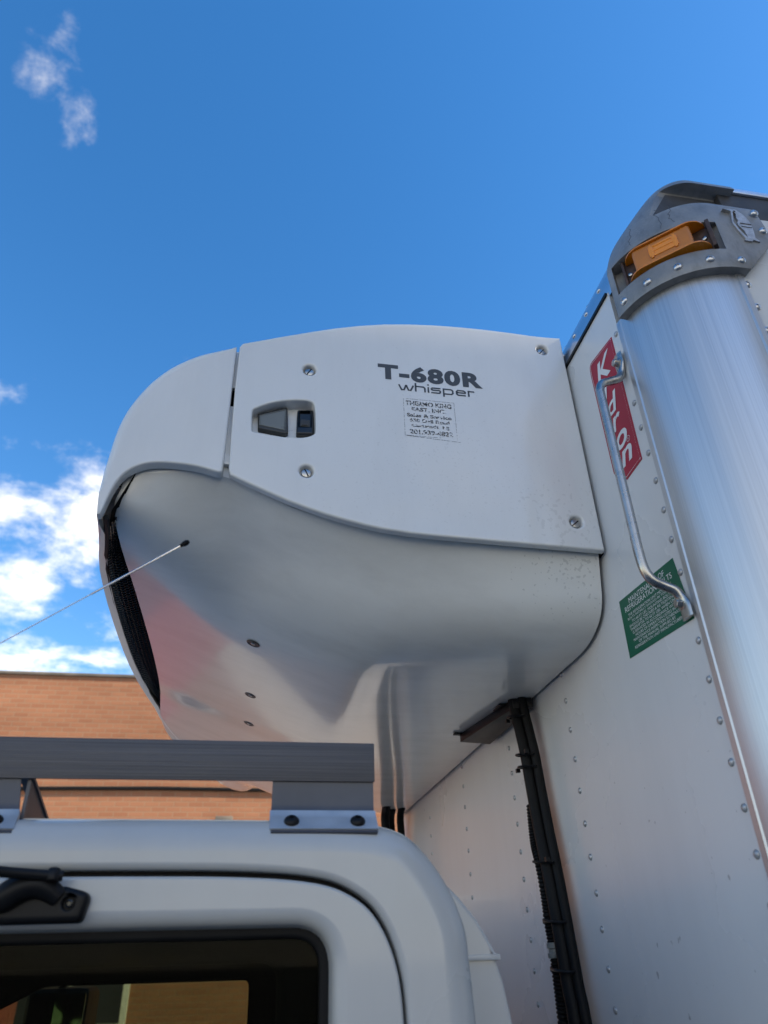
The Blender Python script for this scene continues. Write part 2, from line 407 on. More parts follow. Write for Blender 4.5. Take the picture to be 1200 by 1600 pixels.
def pillow(outline, y0, r, thick, holes=(), steps=5, to3=lambda a, b, y: (a, y, b), back=True, inner=None):
    """flat face at y0 (facing -y) with filleted edge radius r (number or list), sides going back to y0+thick.
    holes: dicts(out, r, depth, floor). returns verts, faces"""
    P = outline; n = len(P); V = []; F = []
    rl = [r] * n if isinstance(r, (int, float)) else list(r)
    def ring(pts, ys):
        k = len(V)
        for i, p in enumerate(pts):
            y = ys[i] if isinstance(ys, list) else ys
            V.append(Vector(to3(p[0], p[1], y)))
        return k
    def bridge(a, b, m, flip=False):
        for i in range(m):
            j = (i + 1) % m
            f = (a + i, a + j, b + j, b + i)
            F.append(f[::-1] if flip else f)
    inner_ring = inset(P, [q + .0015 for q in rl])
    k_in = ring(inner_ring, y0); prev = k_in
    for s in range(steps + 1):
        th = R(90) * s / steps
        k = ring(inset(P, [q * (1 - math.sin(th)) for q in rl]), [y0 + q * (1 - math.cos(th)) for q in rl])
        bridge(k, prev, n); prev = k
    if thick:
        k = ring(P, y0 + thick); bridge(k, prev, n); prev = k
    last = prev
    hole_rings = []
    for h in holes:
        H = h['out']; m = len(H); hr = h.get('r', .003)
        k0 = ring(inset(H, -(hr + .0015)), y0); hole_rings.append((k0, m)); pv = k0
        for s in range(steps + 1):
            th = R(90) * s / steps
            k = ring(inset(H, -hr * (1 - math.sin(th))), y0 + hr * (1 - math.cos(th)))
            bridge(pv, k, m); pv = k
        if h.get('depth', 0) > hr:
            k = ring(inset(H, h.get('draft', 0)), y0 + h['depth']); bridge(pv, k, m); pv = k
        if h.get('floor', True):
            F.append(tuple(pv + i for i in range(m)))
    # triangulate the flat face with its holes
    bm = bmesh.new(); ids = []
    def loop(k, m):
        vs = [bm.verts.new(V[k + i]) for i in range(m)]
        for i, v in enumerate(vs): ids.append(k + i)
        return [bm.edges.new((vs[i], vs[(i + 1) % m])) for i in range(m)]
    E = loop(k_in, n)
    for k0, m in hole_rings: E += loop(k0, m)
    bm.verts.index_update()
    bmesh.ops.triangle_fill(bm, use_beauty=True, use_dissolve=False, edges=E, normal=(0, -1, 0))
    bm.verts.index_update(); bm.verts.ensure_lookup_table()
    for f in bm.faces:
        t = [ids[v.index] for v in f.verts]
        a, b, c = (V[i] for i in t)
        if (b - a).cross(c - a).y > 0: t.reverse()
        F.append(tuple(t))
    bm.free()
    return V, F, last, n

def prism(P, y0, y1, to3=lambda a, b, y: (a, y, b)):
    n = len(P); V = [Vector(to3(p[0], p[1], y0)) for p in P] + [Vector(to3(p[0], p[1], y1)) for p in P]
    F = [tuple(range(n)), tuple(range(2 * n - 1, n - 1, -1))] + [(i, n + i, n + (i + 1) % n, (i + 1) % n) for i in range(n)]
    return V, F

def grid(rows, closed_u=False):
    V = [Vector(p) for r in rows for p in r]; m = len(rows[0]); F = []
    for i in range(len(rows) - 1):
        for j in range(m if closed_u else m - 1):
            a, b = i * m + j, i * m + (j + 1) % m
            F.append((a, b, b + m, a + m))
    return V, F

def solidify(o, t, offset=-1):
    md = o.modifiers.new("thickness", 'SOLIDIFY'); md.thickness = t; md.offset = offset; md.use_rim = True; md.use_quality_normals = True
    bake(o)
def bake(o, sharp=35):
    dg = bpy.context.evaluated_depsgraph_get(); dg.update()
    me = bpy.data.meshes.new_from_object(o.evaluated_get(dg)); old = o.data
    o.modifiers.clear(); o.data = me; me.name = old.name
    bpy.data.meshes.remove(old)
    me.shade_smooth(); me.set_sharp_from_angle(angle=R(sharp))
def boolean(o, cutter, op='DIFFERENCE'):
    md = o.modifiers.new("cut", 'BOOLEAN'); md.object = cutter; md.operation = op; md.solver = 'EXACT'
    bake(o); me = cutter.data; bpy.data.objects.remove(cutter); bpy.data.meshes.remove(me)

def text_geo(body, size, origin, u, v, align='LEFT', sx=1.0, shear=0.0, bold=0.0, spacing=1.0, width=None, height=None):
    """flat lettering in the plane (origin, u, v); width and height stretch its box"""
    cu = bpy.data.curves.new("lettering", 'FONT'); cu.body = body; cu.size = size; cu.align_x = 'LEFT'
    cu.shear = shear; cu.offset = bold; cu.space_character = spacing; cu.resolution_u = 4
    ob = bpy.data.objects.new("lettering_source", cu); COL.objects.link(ob)
    dg = bpy.context.evaluated_depsgraph_get(); dg.update()
    me = bpy.data.meshes.new_from_object(ob.evaluated_get(dg))
    V2 = [q.co.copy() for q in me.vertices]; Fc = [tuple(f.vertices) for f in me.polygons]
    bpy.data.objects.remove(ob); bpy.data.curves.remove(cu); bpy.data.meshes.remove(me)
    x0 = min(q.x for q in V2); x1 = max(q.x for q in V2); y0 = min(q.y for q in V2); y1 = max(q.y for q in V2)
    kx = width / (x1 - x0) if width else sx
    ky = height / (y1 - y0) if height else 1.0
    o = Vector(origin); u = Vector(u); v = Vector(v)
    sh = {'LEFT': -x0, 'CENTER': -(x0 + x1) / 2, 'RIGHT': -x1}[align]
    yb = -y0 if height else 0
    return [o + u * ((q.x + sh) * kx) + v * ((q.y + yb) * ky) for q in V2], Fc

def stroke_geo(poly, w, origin, u, v, closed=False):
    """flat stroke of width w along a 2D polyline with mitred joints"""
    P = [Vector(p) for p in poly]; n = len(P); V = []; F = []
    for i in range(n):
        a = P[i - 1] if (i > 0 or closed) else P[i]; c = P[(i + 1) % n] if (i < n - 1 or closed) else P[i]
        d1 = (P[i] - a); d2 = (c - P[i])
        if d1.length < 1e-9: d1 = d2
        if d2.length < 1e-9: d2 = d1
        d1 = d1.normalized(); d2 = d2.normalized()
        n1 = Vector((-d1.y, d1.x)); nn = (n1 + Vector((-d2.y, d2.x))).normalized(); k = w / 2 / max(.45, nn.dot(n1))
        for s in (1, -1):
            q = P[i] + nn * (k * s); V.append(Vector(origin) + Vector(u) * q.x + Vector(v) * q.y)
    for i in range(n if closed else n - 1):
        j = (i + 1) % n; F.append((2 * i, 2 * i + 1, 2 * j + 1, 2 * j))
    return V, F

def copies(src, locs, parent):
    """further instances of a small piece that share its mesh"""
    for lc in locs:
        c = src.copy(); COL.objects.link(c); c.location = lc
        if parent is not None: setp(c, parent)

# ------------------------------------------------------------------ setting
YC = 1.96                                     # the truck's middle line
def structure(o): o['kind'] = 'structure'; return o
b = MB(); b.box((-400, -400, -.4), (400, 400, 0)); structure(b.obj("ground", MT['asphalt'], smooth=False))
b = MB(); b.box((-60, 3.9, .003), (60, 6.595, .006)); structure(b.obj("bounce_apron", MT['concrete'], smooth=False))  # pale sheet added to bounce sunlight up to the unit's underside
b = MB(); b.box((-60, 6.6, .002), (60, 11.95, .13)); structure(b.obj("pavement", MT['concrete'], bevel=.02))
b = MB(); b.box((-60, -9, .002), (60, -4.4, .13)); structure(b.obj("pavement", MT['concrete'], bevel=.02))
b = MB()
for i in range(14):
    b.box((-40 + i * 6, -.62, .004), (-37 + i * 6, -.5, .006))
structure(b.obj("road_marking", MT['road_paint'], smooth=False))

bb = thing("brick_building", "orange brick building with a dark coping behind the truck", "building", (-4, 12.0, 0))
b = MB(); b.box((-30, 12.0, 0), (22, 20, 5.82)); w = b.obj("wall", MT['brick'], bb, smooth=False)
b = MB(); b.box((-30.05, 11.96, 5.822), (22.1, 20.1, 5.868)); b.obj("coping", MT['coping'], bb, bevel=.01)
tube("wall_cable", [(-30 + i * 2, 11.965, 4.09 + .012 * math.sin(i * 1.9)) for i in range(27)], .027, MT['black'], bb, 8)
b = MB(); b.box((-1.08, 11.78, 3.61), (-.82, 12.002, 3.685)); b.obj("wall_light", MT['coping'], bb, bevel=.02)
for i in range(6):
    x = -26 + i * 7.5
    if -3 < x < 0: continue
    b = MB(); b.box((x, 11.94, 1.1), (x + 1.5, 12.01, 2.6)); f = b.obj("window_frame", MT['winframe'], bb, bevel=.01)
    b = MB(); b.box((x + .08, 11.93, 1.18), (x + .72, 11.945, 2.52)); b.box((x + .78, 11.93, 1.18), (x + 1.42, 11.945, 2.52)); b.obj("pane", MT['bglass'], f, smooth=False)

sb = thing("shade_building", "unseen tall pale rendered building added to keep the truck in shade", "building", (20, -6.2, 0))  # out-of-view block added to keep the sun off the truck
b = MB(); b.box((8.2, -17, 0), (36, -6.0, 15.62)); b.obj("wall", MT['render_wall'], sb, smooth=False)
b = MB(); b.box((8.1, -17.1, 15.622), (36.1, -5.97, 15.88)); b.obj("coping", MT['coping'], sb, bevel=.02)
first = None
for fl in range(4):
    for i in range(8):
        x, z = 9.4 + i * 3.3, 1.2 + fl * 3.6
        if first is None:
            b = MB(); b.box((0, -.06, 0), (1.6, .05, 1.9)); first = b.obj("window_frame", MT['winframe'], None, bevel=.015)
            first.location = (x, -6.0, z); setp(first, sb)
            b = MB(); b.box((.1, .045, .1), (.77, .056, 1.8)); b.box((.83, .045, .1), (1.5, .056, 1.8)); pane = b.obj("pane", MT['bglass'], None, smooth=False)
            pane.parent = first
        else:
            c = first.copy(); COL.objects.link(c); c.location = (x, -6.0, z)
            d = pane.copy(); COL.objects.link(d); d.parent = c

# ------------------------------------------------------------------ the truck
TR = thing("box_truck", "white box truck with riveted aluminium cornered box body and cab with roof rail", "truck", (0, YC, 0))

# --- box body
b = MB(); b.box((0, .869, 1.0), (.03, 3.051, 2.890)); WALL = b.obj("front_wall", MT['wall'], TR, smooth=False)
b = MB(); b.box((.2, .75, 1.0), (6.4, 3.17, 3.03)); b.obj("box_core", MT['wall'], TR, smooth=False)
ax, ay, rr = .141, .855, .141
def corner_post(sgn):
    rows = []
    for z in [1.0 + i * .1 for i in range(18)] + [2.800]:
        row = []
        row.append((-.002, .868, z)); row.append((-.002, .857, z)); row.append((0, .8545, z))
        for k in range(1, 24):
            a = R(90) * k / 24
            row.append((ax - rr * math.cos(a), ay - rr * math.sin(a), z))
        row += [(ax - .002, ay - rr, z), (ax, ay - rr - .003, z), (ax + .011, ay - rr - .003, z), (ax + .011, ay - rr + .01, z)]
        if sgn < 0: row = [(p[0], 2 * YC - p[1], p[2]) for p in row]
        rows.append(row)
    V, F = grid(rows)
    b = MB(); b.add(V, F); return b.obj("corner_post", MT['alu'], TR, sharp=25)
corner_post(1); corner_post(-1)
for s in (1, -1):
    y = .716 if s > 0 else 2 * YC - .716
    b = MB(); b.box((.1525, min(y, y + .03 * s), 1.0), (6.4, max(y, y + .03 * s), 2.955)); b.obj("side_wall", MT['wall'], TR, smooth=False)
    y = .738 if s > 0 else 2 * YC - .738
    b = MB(); b.box((.20, min(y, y + .03 * s), 2.957), (6.4, max(y, y + .03 * s), 3.060)); b.obj("side_roof_rail", MT['cast_dark'], TR, bevel=.002)
    y = .733 if s > 0 else 2 * YC - .733
    b = MB(); b.box((.19, min(y, y + .04 * s), 3.062), (6.4, max(y, y + .04 * s), 3.076)); b.obj("roof_edge_strip", MT['alu_rail'], TR, bevel=.002)
# curved front roof rail, quarter round
rows = []
for k in range(17):
    a = R(90) * k / 16
    rows.append([(.17 - .17 * math.cos(a), y, 2.894 + .17 * math.sin(a)) for y in (.838, 1.4, 2, 2.6, 3.08)])
rows.insert(0, [(.001, y, 2.880) for y in (.838, 1.4, 2, 2.6, 3.08)])
b = MB(); b.add(*grid(rows)); RAIL = b.obj("roof_rail", MT['alu_rail'], TR, sharp=60)
b = MB(); b.box((-.004, .874, 2.886), (.0, 3.048, 2.893)); b.obj("seam_strip", MT['black'], TR)
b = MB(); b.box((.17, .75, 3.05), (6.4, 3.17, 3.066)); b.obj("roof", MT['wall'], TR, smooth=False)

# --- rivets
RIV = lathe_geo([(.0058, -.0005), (.0057, .0008), (.0048, .0022), (.0032, .0031), (.0012, .0035)], (0, 0, 0), (-1, 0, 0), 12)
me = bpy.data.meshes.new("rivet"); me.from_pydata([tuple(q) for q in RIV[0]], [], RIV[1])
r0 = mko("rivet", me, MT['rivet_painted'], None, True, 60)
pos = []
for y, zt, zb in ((.879, 2.787, 1.25), (1.353, 2.292, 1.35), (1.718, 2.287, 1.45), (2.142, 2.282, 1.6), (2.581, 2.21, 1.6), (3.0, 2.2, 1.7)):
    z = zt; k = 0
    while z > zb:
        if not (y < .9 and (2.205 < z < 2.265 or 2.665 < z < 2.74)):
            pos.append((0, y + random.uniform(-.001, .001), z + random.uniform(-.0015, .0015)))
        z -= .0573 if y > .9 else .0556
r0.location = pos[0]; setp(r0, WALL); copies(r0, pos[1:], WALL)
me2 = me.copy(); me2.materials.clear(); me2.materials.append(MT['rivet'])
r1 = bpy.data.objects.new("rivet", me2); COL.objects.link(r1)
def rail_pt(a, y): return (.17 - .17 * math.cos(a) , y, 2.894 + .17 * math.sin(a))
ps = [(rail_pt(R(14), .905 + i * .0625), R(14)) for i in range(34)] + [(rail_pt(R(38), .875 + i * .125), R(38)) for i in range(18)]
for i, (p, a) in enumerate(ps):
    o = r1 if i == 0 else r1.copy()
    if i: COL.objects.link(o)
    o.location = p; o.rotation_euler = (0, a, 0); setp(o, RAIL)

# --- corner cap with recessed marker light
def dome(z, ph=0.0):
    """how far the cap leans in at height z; less on the side than on the front"""
    if z < 2.902: return 0.0
    t = min(1.0, (z - 2.902) / .18)
    return (.088 * (1 - math.sqrt(max(0, 1 - t * t))) + .27 * (z - 2.902)) * (.3 + .7 * math.cos(ph) ** 2)
R0 = .157
S = [('a', R(6.5) + R(83.5) * k / 40) for k in range(41)] + [('s', ax + q) for q in (.006, .019, .035, .05, .065, .078, .087)]
def cap_pt(s, z, extra=0.0):
    if s[0] == 'a':
        r = max(.004, R0 - dome(z, s[1]) - extra); return Vector((ax - r * math.cos(s[1]), ay - r * math.sin(s[1]), z))
    return Vector((s[1], ay - R0 + dome(z, R(90)) + extra, z))
def zlow(s): return 2.782 if s[0] != 's' or s[1] < .16 else 2.782 + (s[1] - .16) * 1.2
NV = 34; outer = []; inner = []
for s in S:
    zl = zlow(s); ro = []; ri = []
    for j in range(NV + 1):
        t = j / NV; t = math.sin(t * math.pi / 2) ** .8
        z = zl + (3.0725 - zl) * t
        ro.append(cap_pt(s, z)); ph_ = s[1] if s[0] == 'a' else R(90); zi_ = min(z, 3.0625); ri.append(cap_pt(s, zi_, max(.012, .062 - dome(z, ph_) * .55) + dome(z, ph_) - dome(zi_, ph_)))
    outer.append(ro); inner.append(ri)
V, F = grid(outer); V2, F2 = grid(inner); k = len(V)
V += V2; F += [tuple(i + k for i in f[::-1]) for f in F2]
m = NV + 1; ns = len(S)
for i in range(ns - 1):
    F.append((i * m, k + i * m, k + (i + 1) * m, (i + 1) * m)); F.append((i * m + NV, (i + 1) * m + NV, k + (i + 1) * m + NV, k + i * m + NV))
for j in range(NV):
    F.append((j, j + 1, k + j + 1, k + j)); q = (ns - 1) * m; F.append((q + j, k + q + j, k + q + j + 1, q + j + 1))
b = MB(); b.add(V, F); CAP = b.obj("corner_cap", MT['cast'], None)
P0 = Vector((.0475, .7615, 2.865)); U = Vector((.70711, -.70711, 0)); NRM = Vector((-.70711, -.70711, 0)); ZV = Vector((0, 0, 1))
LM = Matrix(((U.x, ZV.x, NRM.x, P0.x), (U.y, ZV.y, NRM.y, P0.y), (U.z, ZV.z, NRM.z, P0.z), (0, 0, 0, 1)))
b = MB(); b.box((-.086, -.037, -.022), (.101, .036, .12), LM); boolean(CAP, b.obj("cutter", None))
b = MB(); b.box((.036, .5, 2.9655), (.6, .752, 3.0535)); boolean(CAP, b.obj("cutter", None, bevel=.012))
md = CAP.modifiers.new("edge", 'BEVEL'); md.width = .0022; md.segments = 2; md.limit_method = 'ANGLE'; md.angle_limit = R(38); bake(CAP)
setp(CAP, TR)
b = MB(); b.add(*prism([Vector(p) for p in ((.048, 2.967), (.2275, 2.967), (.2275, 3.045), (.094, 3.045))], .7490, .7515)); b.obj("slot_shade_plate", MT['cast_dark'], TR)  # dark plate stands in for the shade at the back of the slot
# button-head rivets on cap and side
BR = lathe_geo([(.0078, -.001), (.0078, .0006), (.0068, .0026), (.0050, .0040), (.0028, .0046), (.0026, .0030), (.0012, .0022)], (0, 0, 0), (0, 0, 1), 16)
me = bpy.data.meshes.new("rivet"); me.from_pydata([tuple(q) for q in BR[0]], [], BR[1]); me.materials.append(MT['rivet']); me.shade_smooth(); me.set_sharp_from_angle(angle=R(60))
def rivet_at(p, nrm, parent):
    o = bpy.data.objects.new("rivet", me); COL.objects.link(o)
    o.location = p; o.rotation_euler = Vector(nrm).to_track_quat('Z', 'Y').to_euler(); setp(o, parent)
for ph in (14.6, 33.6, 53.3, 72.4):
    a = R(ph); nn = Vector((-math.cos(a), -math.sin(a), 0)); rivet_at(Vector((ax, ay, 2.803)) + nn * R0, nn, CAP)
for x, z in ((.147, 2.801), (.2175, 2.943), (.2185, 2.893), (.2185, 2.862 + .008)):
    if z != 2.87: rivet_at((x, ay - R0, z), (0, -1, 0), CAP)
SIDE = bpy.data.objects.get("side_wall")
for i in range(16): rivet_at((.1565, .716, 2.762 - i * .0545), (0, -1, 0), SIDE)
SR = bpy.data.objects.get("side_roof_rail")
for x in (.265, .34, .5, .66): rivet_at((x, .738, 3.01), (0, -1, 0), SR)
for x in (.17, .19): rivet_at((x - .006, .749, 3.005), (0, -1, 0), CAP)
# penguin-shaped emblem
body = [(0.1524, 2.9405), (0.1621, 2.941), (0.1696, 2.9407), (0.1761, 2.9429), (0.1822, 2.9379), (0.1893, 2.9297), (0.1949, 2.9172), (0.1974, 2.9015), (0.196, 2.8825), (0.1935, 2.8662), (0.2008, 2.8572), (0.1927, 2.8582), (0.1876, 2.8598), (0.1843, 2.8552), (0.1768, 2.855), (0.1697, 2.8562), (0.173, 2.8608), (0.1786, 2.8637), (0.1779, 2.8761), (0.1772, 2.8826), (0.1734, 2.8885), (0.1694, 2.897), (0.1697, 2.9038), (0.1735, 2.91), (0.1722, 2.9178), (0.1748, 2.9294), (0.1725, 2.9344)]
strip = [(0.1667, 2.9373), (0.1699, 2.9352), (0.1665, 2.9194), (0.1625, 2.9049), (0.165, 2.8947), (0.1686, 2.8822), (0.1741, 2.8701), (0.1786, 2.8637), (0.173, 2.8608), (0.1691, 2.8691), (0.1646, 2.8813), (0.1609, 2.8939), (0.1594, 2.9043), (0.1629, 2.9186)]
def poly_solid(P, y0, y1):
    """solid from an outline of any shape"""
    P = ccw(P); n = len(P); bm = bmesh.new()
    vs = [bm.verts.new((p[0], y0, p[1])) for p in P]
    f = bm.faces.new(vs); bm.normal_update(); bmesh.ops.triangulate(bm, faces=[f], ngon_method='EAR_CLIP')
    r = bmesh.ops.extrude_face_region(bm, geom=list(bm.faces)); bmesh.ops.translate(bm, vec=(0, y1 - y0, 0), verts=[q for q in r['geom'] if isinstance(q, bmesh.types.BMVert)])
    bm.verts.index_update(); V = [q.co.copy() for q in bm.verts]; F = [tuple(v.index for v in f.verts) for f in bm.faces]; bm.free(); return V, F
b = MB(); b.add(*poly_solid(body, .6952, .706)); b.add(*poly_solid(strip, .6950, .706)); EMB = b.obj("penguin_emblem", MT['emblem'], CAP, smooth=False)
b = MB()
for (x0, z0), (x1, z1) in (((.1752, 2.9027), (.1965, 2.9031)), ((.1752, 2.8942), (.1955, 2.8935)), ((.172, 2.936), (.1755, 2.937))):
    b.box((x0, .6945, z0 - .0008), (x1, .6954, z1 + .0008))
b.obj("emblem_mark", MT['cast_dark'], CAP)['kind'] = 'stuff'
# hairline casting cracks on the cap
for zs, ph0, seed in (((2.985, 2.915), 30, 1), ((2.985, 2.912), 50, 2), ((2.978, 2.918), 62, 3)):
    rnd = random.Random(seed); pts = []; ph = ph0
    for i in range(13):
        z = zs[0] + (zs[1] - zs[0]) * i / 12; ph += rnd.uniform(-1.6, 1.6)
        pts.append(cap_pt(('a', R(ph)), z, -.00005))
    b = MB(); b.add(*tube_geo(pts, .00042, 5)); b.obj("casting_crack", MT['cast_dark'], CAP)

# --- marker light
b = MB(); b.box((-.068, -.034, -.021), (.092, .034, -.004), LM); b.box((.085, -.034, -.004), (.092, .034, .006), LM); b.box((-.068, -.034, -.004), (-.063, .034, .003), LM)
LIGHT = b.obj("marker_light", MT['brown'], TR, bevel=.0012); LIGHT['label'] = "amber clearance light recessed in the corner cap"
def stadium(u0, u1, w0, w1, n=8):
    r = (u1 - u0) * .22; pts = [(u0, w0), (u1, w0)]
    o = [Vector(p) for p in pts]
    for k in range(n + 1):
        a = R(90) * k / n; o.append(Vector((u1 - r + r * math.cos(a), w0 + (w1 - w0) * math.sin(a))))
    for k in range(n + 1):
        a = R(90) + R(90) * k / n; o.append(Vector((u0 + r + r * math.cos(a), w0 + (w1 - w0) * math.sin(a))))
    return o
def lm(a, bb_, y): return LM @ Vector((a, y, bb_))
b = MB()
for v0 in (.0255, -.0285):
    b.add(*prism(stadium(-.060, .083, -.004, .027), v0, v0 + .0032, lm))
b.obj("lens_flange", MT['amber'], LIGHT, bevel=.0008)
b = MB(); b.box((-.043, -.0252, -.004), (.060, .0252, .024), LM); b.obj("lens", MT['amber_body'], LIGHT, bevel=.007, seg=4)
b = MB()
b.box((-.012, -.016, .0235), (-.007, .016, .0262), LM); b.box((.030, -.016, .0235), (.035, .016, .0262), LM)
b.box((-.014, -.012, .0235), (-.005, .012, .0258), LM); b.box((.028, -.012, .0235), (.037, .012, .0258), LM)
for v0 in (-.013, -.001, .010): b.box((-.007, v0, .0235), (.030, v0 + .0045, .0255), LM)
b.box((-.008, -.012, .023), (.031, .013, .0245), LM)
b.obj("lens_prism", MT['amber_bright'], LIGHT, bevel=.0008)
for u0 in (-.0565, .076):
    b = MB(); b.add(*lathe_geo([(.005, -.004), (.005, .0015), (.0042, .0035), (.002, .0045)], LM @ Vector((u0, -.001, -.004)), NRM, 10)); b.obj("screw", MT['steel'], LIGHT)

# --- grab handle
hy = .884
pts = [(-.006, hy, 2.735), (-.006, hy, 2.712), (-.008, hy, 2.690), (-.018, hy - .001, 2.676), (-.036, hy, 2.668), (-.050, hy, 2.661), (-.0575, hy, 2.646), (-.058, hy, 2.62), (-.058, hy, 2.50), (-.058, hy, 2.38), (-.0578, hy, 2.315), (-.055, hy, 2.288), (-.046, hy, 2.272), (-.030, hy, 2.264), (-.015, hy - .002, 2.256), (-.007, hy - .002, 2.240), (-.006, hy - .002, 2.212)]
cp = catmull(pts, 6)
V, F = tube_geo(cp, .0078, 16)
b = MB()
for q in V:                                    # the ends are hammered flat against the wall
    e = max(0.0, min(1.0, (q.z - 2.690) / .02)) if q.z > 2.5 else max(0.0, min(1.0, (2.250 - q.z) / .02))
    c = hy
    q.y = c + (q.y - c) * (1 + .75 * e); q.x = -.006 + (q.x + .006) * (1 - .5 * e)
b.add(V, F); HND = b.obj("grab_handle", MT['steel'], TR, sharp=60)
for z in (2.716, 2.236):
    b = MB(); b.add(*lathe_geo([(.0105, -.009), (.0105, -.0105), (.0072, -.0105), (.0072, -.0175), (.006, -.0188)], (0, hy, z), (1, 0, 0), 6))
    b.obj("bolt", MT['steel'], HND, bevel=.0006, sharp=30)

# --- red name sign on the front wall (reading side: -y to the right)
UY = Vector((0, -1, 0)); ZV = Vector((0, 0, 1))
def wall3(a, z, x): return Vector((x, a, z))
sp = rpoly([(.8945, 2.795, .001), (.990, 2.811, .012), (.9925, 2.785, .006), (.9925, 2.545, .012), (.978, 2.528, .006), (.957, 2.508, .006), (.899, 2.512, .001)], 4)
b = MB(); b.add([wall3(p.x, p.y, -.0011) for p in sp] + [wall3(p.x, p.y, 0) for p in sp], [tuple(range(len(sp)))] + [(i, (i + 1) % len(sp), len(sp) + (i + 1) % len(sp), len(sp) + i) for i in range(len(sp))])
SIGN = b.obj("name_sign", MT['red_sign'], TR, smooth=False); SIGN['label'] = "red vinyl sign with white stacked letters behind the grab handle"
b = MB()
for ch, z, hh, yl, wd in (('K', 2.735, .050, .975, .062), ('i', 2.694, .036, .966, .022), ('d', 2.651, .041, .965, .042), ('r', 2.613, .030, .961, .034), ('o', 2.570, .033, .963, .043), ('n', 2.533, .031, .960, .043)):
    V, F = text_geo(ch, .05, (-.0016, yl, z), UY, ZV, shear=.25, bold=.0010, width=wd, height=hh); b.add(V, F)
b.obj("lettering", MT['white_ink'], SIGN, smooth=False)
b = MB(); ins = inset(ccw(sp), .0045); b.add(*stroke_geo([(p.x, p.y) for p in ins], .0011, (-.0017, 0, 0), (0, 1, 0), ZV, True))
V, F = text_geo("R", .006, (-.0017, .9215, 2.571), UY, ZV, align='CENTER'); b.add(V, F)
b.add(*stroke_geo([(.9215 + .0055 * math.cos(R(20 * k)), 2.573 + .0055 * math.sin(R(20 * k))) for k in range(18)], .0008, (-.0017, 0, 0), (0, 1, 0), ZV, True))
b.obj("border_line", MT['white_ink'], SIGN, smooth=False)

# --- green maintenance notice
st = [(1.070, 2.3245), (.8885, 2.3155), (.8755, 2.2095), (1.0735, 2.2215)]
b = MB(); b.add([wall3(a, z, -.0008) for a, z in st] + [wall3(a, z, 0) for a, z in st], [(0, 1, 2, 3), (0, 4, 5, 1), (1, 5, 6, 2), (2, 6, 7, 3), (3, 7, 4, 0)])
NOTE = b.obj("notice_sticker", MT['green_sign'], TR, smooth=False); NOTE['label'] = "green maintenance notice sticker under the lower handle foot"
def st_pt(u, v): # u,v 0..1 inside the sticker
    a = Vector(st[3]).lerp(Vector(st[2]), u); c = Vector(st[0]).lerp(Vector(st[1]), u); return a.lerp(c, v)
b = MB(); W_, H_ = .186, .106
def line(txt, v, h, w):
    p = st_pt(.5, v); q = st_pt(.52, v); d = Vector((0, q.x - p.x, q.y - p.y)).normalized()
    V, F = text_geo(txt, .01, (-.0012, p.x, p.y), d, ZV, align='CENTER', width=w, height=h); b.add(V, F)
line("MAINTENANCE OF", .845, .0098, .118); line("REFRIGERATION BOLTS", .735, .0098, .154)
for i, (t, w) in enumerate((("THE REFRIGERATION UNIT MOUNTING", .142), ("BOLTS INITIALLY SHOULD BE TORQUED", .150), ("TO 60 FT LBS. MOUNTING BOLTS", .128), ("SHOULD BE CHECKED & RE-TIGHTENED", .150), ("THEREAFTER TO 60 FT LBS. WHEN UNIT", .150), ("IS SERVICED IN ACCORDANCE WITH", .140), ("HOURS OF OPERATION LISTED IN", .126), ("MAINTENANCE INSPECTION SCHEDULE", .146), ("OF THE MANUAL SUPPLIED BY", .116), ("REFRIGERATION UNIT MANUFACTURER", .148))):
    line(t, .645 - i * .062, .0046, w)
b.obj("lettering", MT['white_ink'], NOTE, smooth=False)

# --- round rubber bumper on the corner post
a = R(8); nn = Vector((-math.cos(a), -math.sin(a), 0))
b = MB(); b.add(*lathe_geo([(.034, -.002), (.034, .012), (.030, .022), (.020, .028), (.008, .029)], Vector((ax, ay, 1.822)) + nn * rr + Vector((0, -.021, 0)), nn, 20)); b.obj("rubber_bumper", MT['rubber'], TR)

# --- chassis and wheels
b = MB()
for y in (1.5, 2.42): b.box((-2.1, y - .05, .62), (6.4, y + .05, .86))
for x in (0.3, 1.8, 3.2, 4.8, 6.2): b.box((x, .8, .861), (x + .1, 3.12, .998))
b.box((-1.75, 1.1, .42), (-1.6, 2.8, .56)); b.box((3.9, 1.1, .42), (4.05, 2.8, .56))
b.box((-1.73, 1.5, .5), (-1.62, 1.56, .7)); b.box((-1.73, 2.36, .5), (-1.62, 2.42, .7)); b.box((3.92, 1.5, .5), (4.03, 1.56, .7)); b.box((3.92, 2.36, .5), (4.03, 2.42, .7))
b.obj("chassis_frame", MT['chassis'], TR)
for x in (-1.68, 3.98):
    for y, s in ((1.0, -1), (2.92, 1)):
        b = MB(); b.add(*lathe_geo([(.30, -.13), (.46, -.13), (.49, -.10), (.49, .10), (.46, .13), (.30, .13)], (x, y, .49), (0, s, 0), 28)); ty = b.obj("wheel", MT['tyre'], TR)
        b = MB(); b.add(*lathe_geo([(.295, -.12), (.295, .11), (.26, .09), (.14, .05), (.12, .12), (.06, .13)], (x, y, .49), (0, s, 0), 24)); b.obj("rim", MT['wheel'], ty)

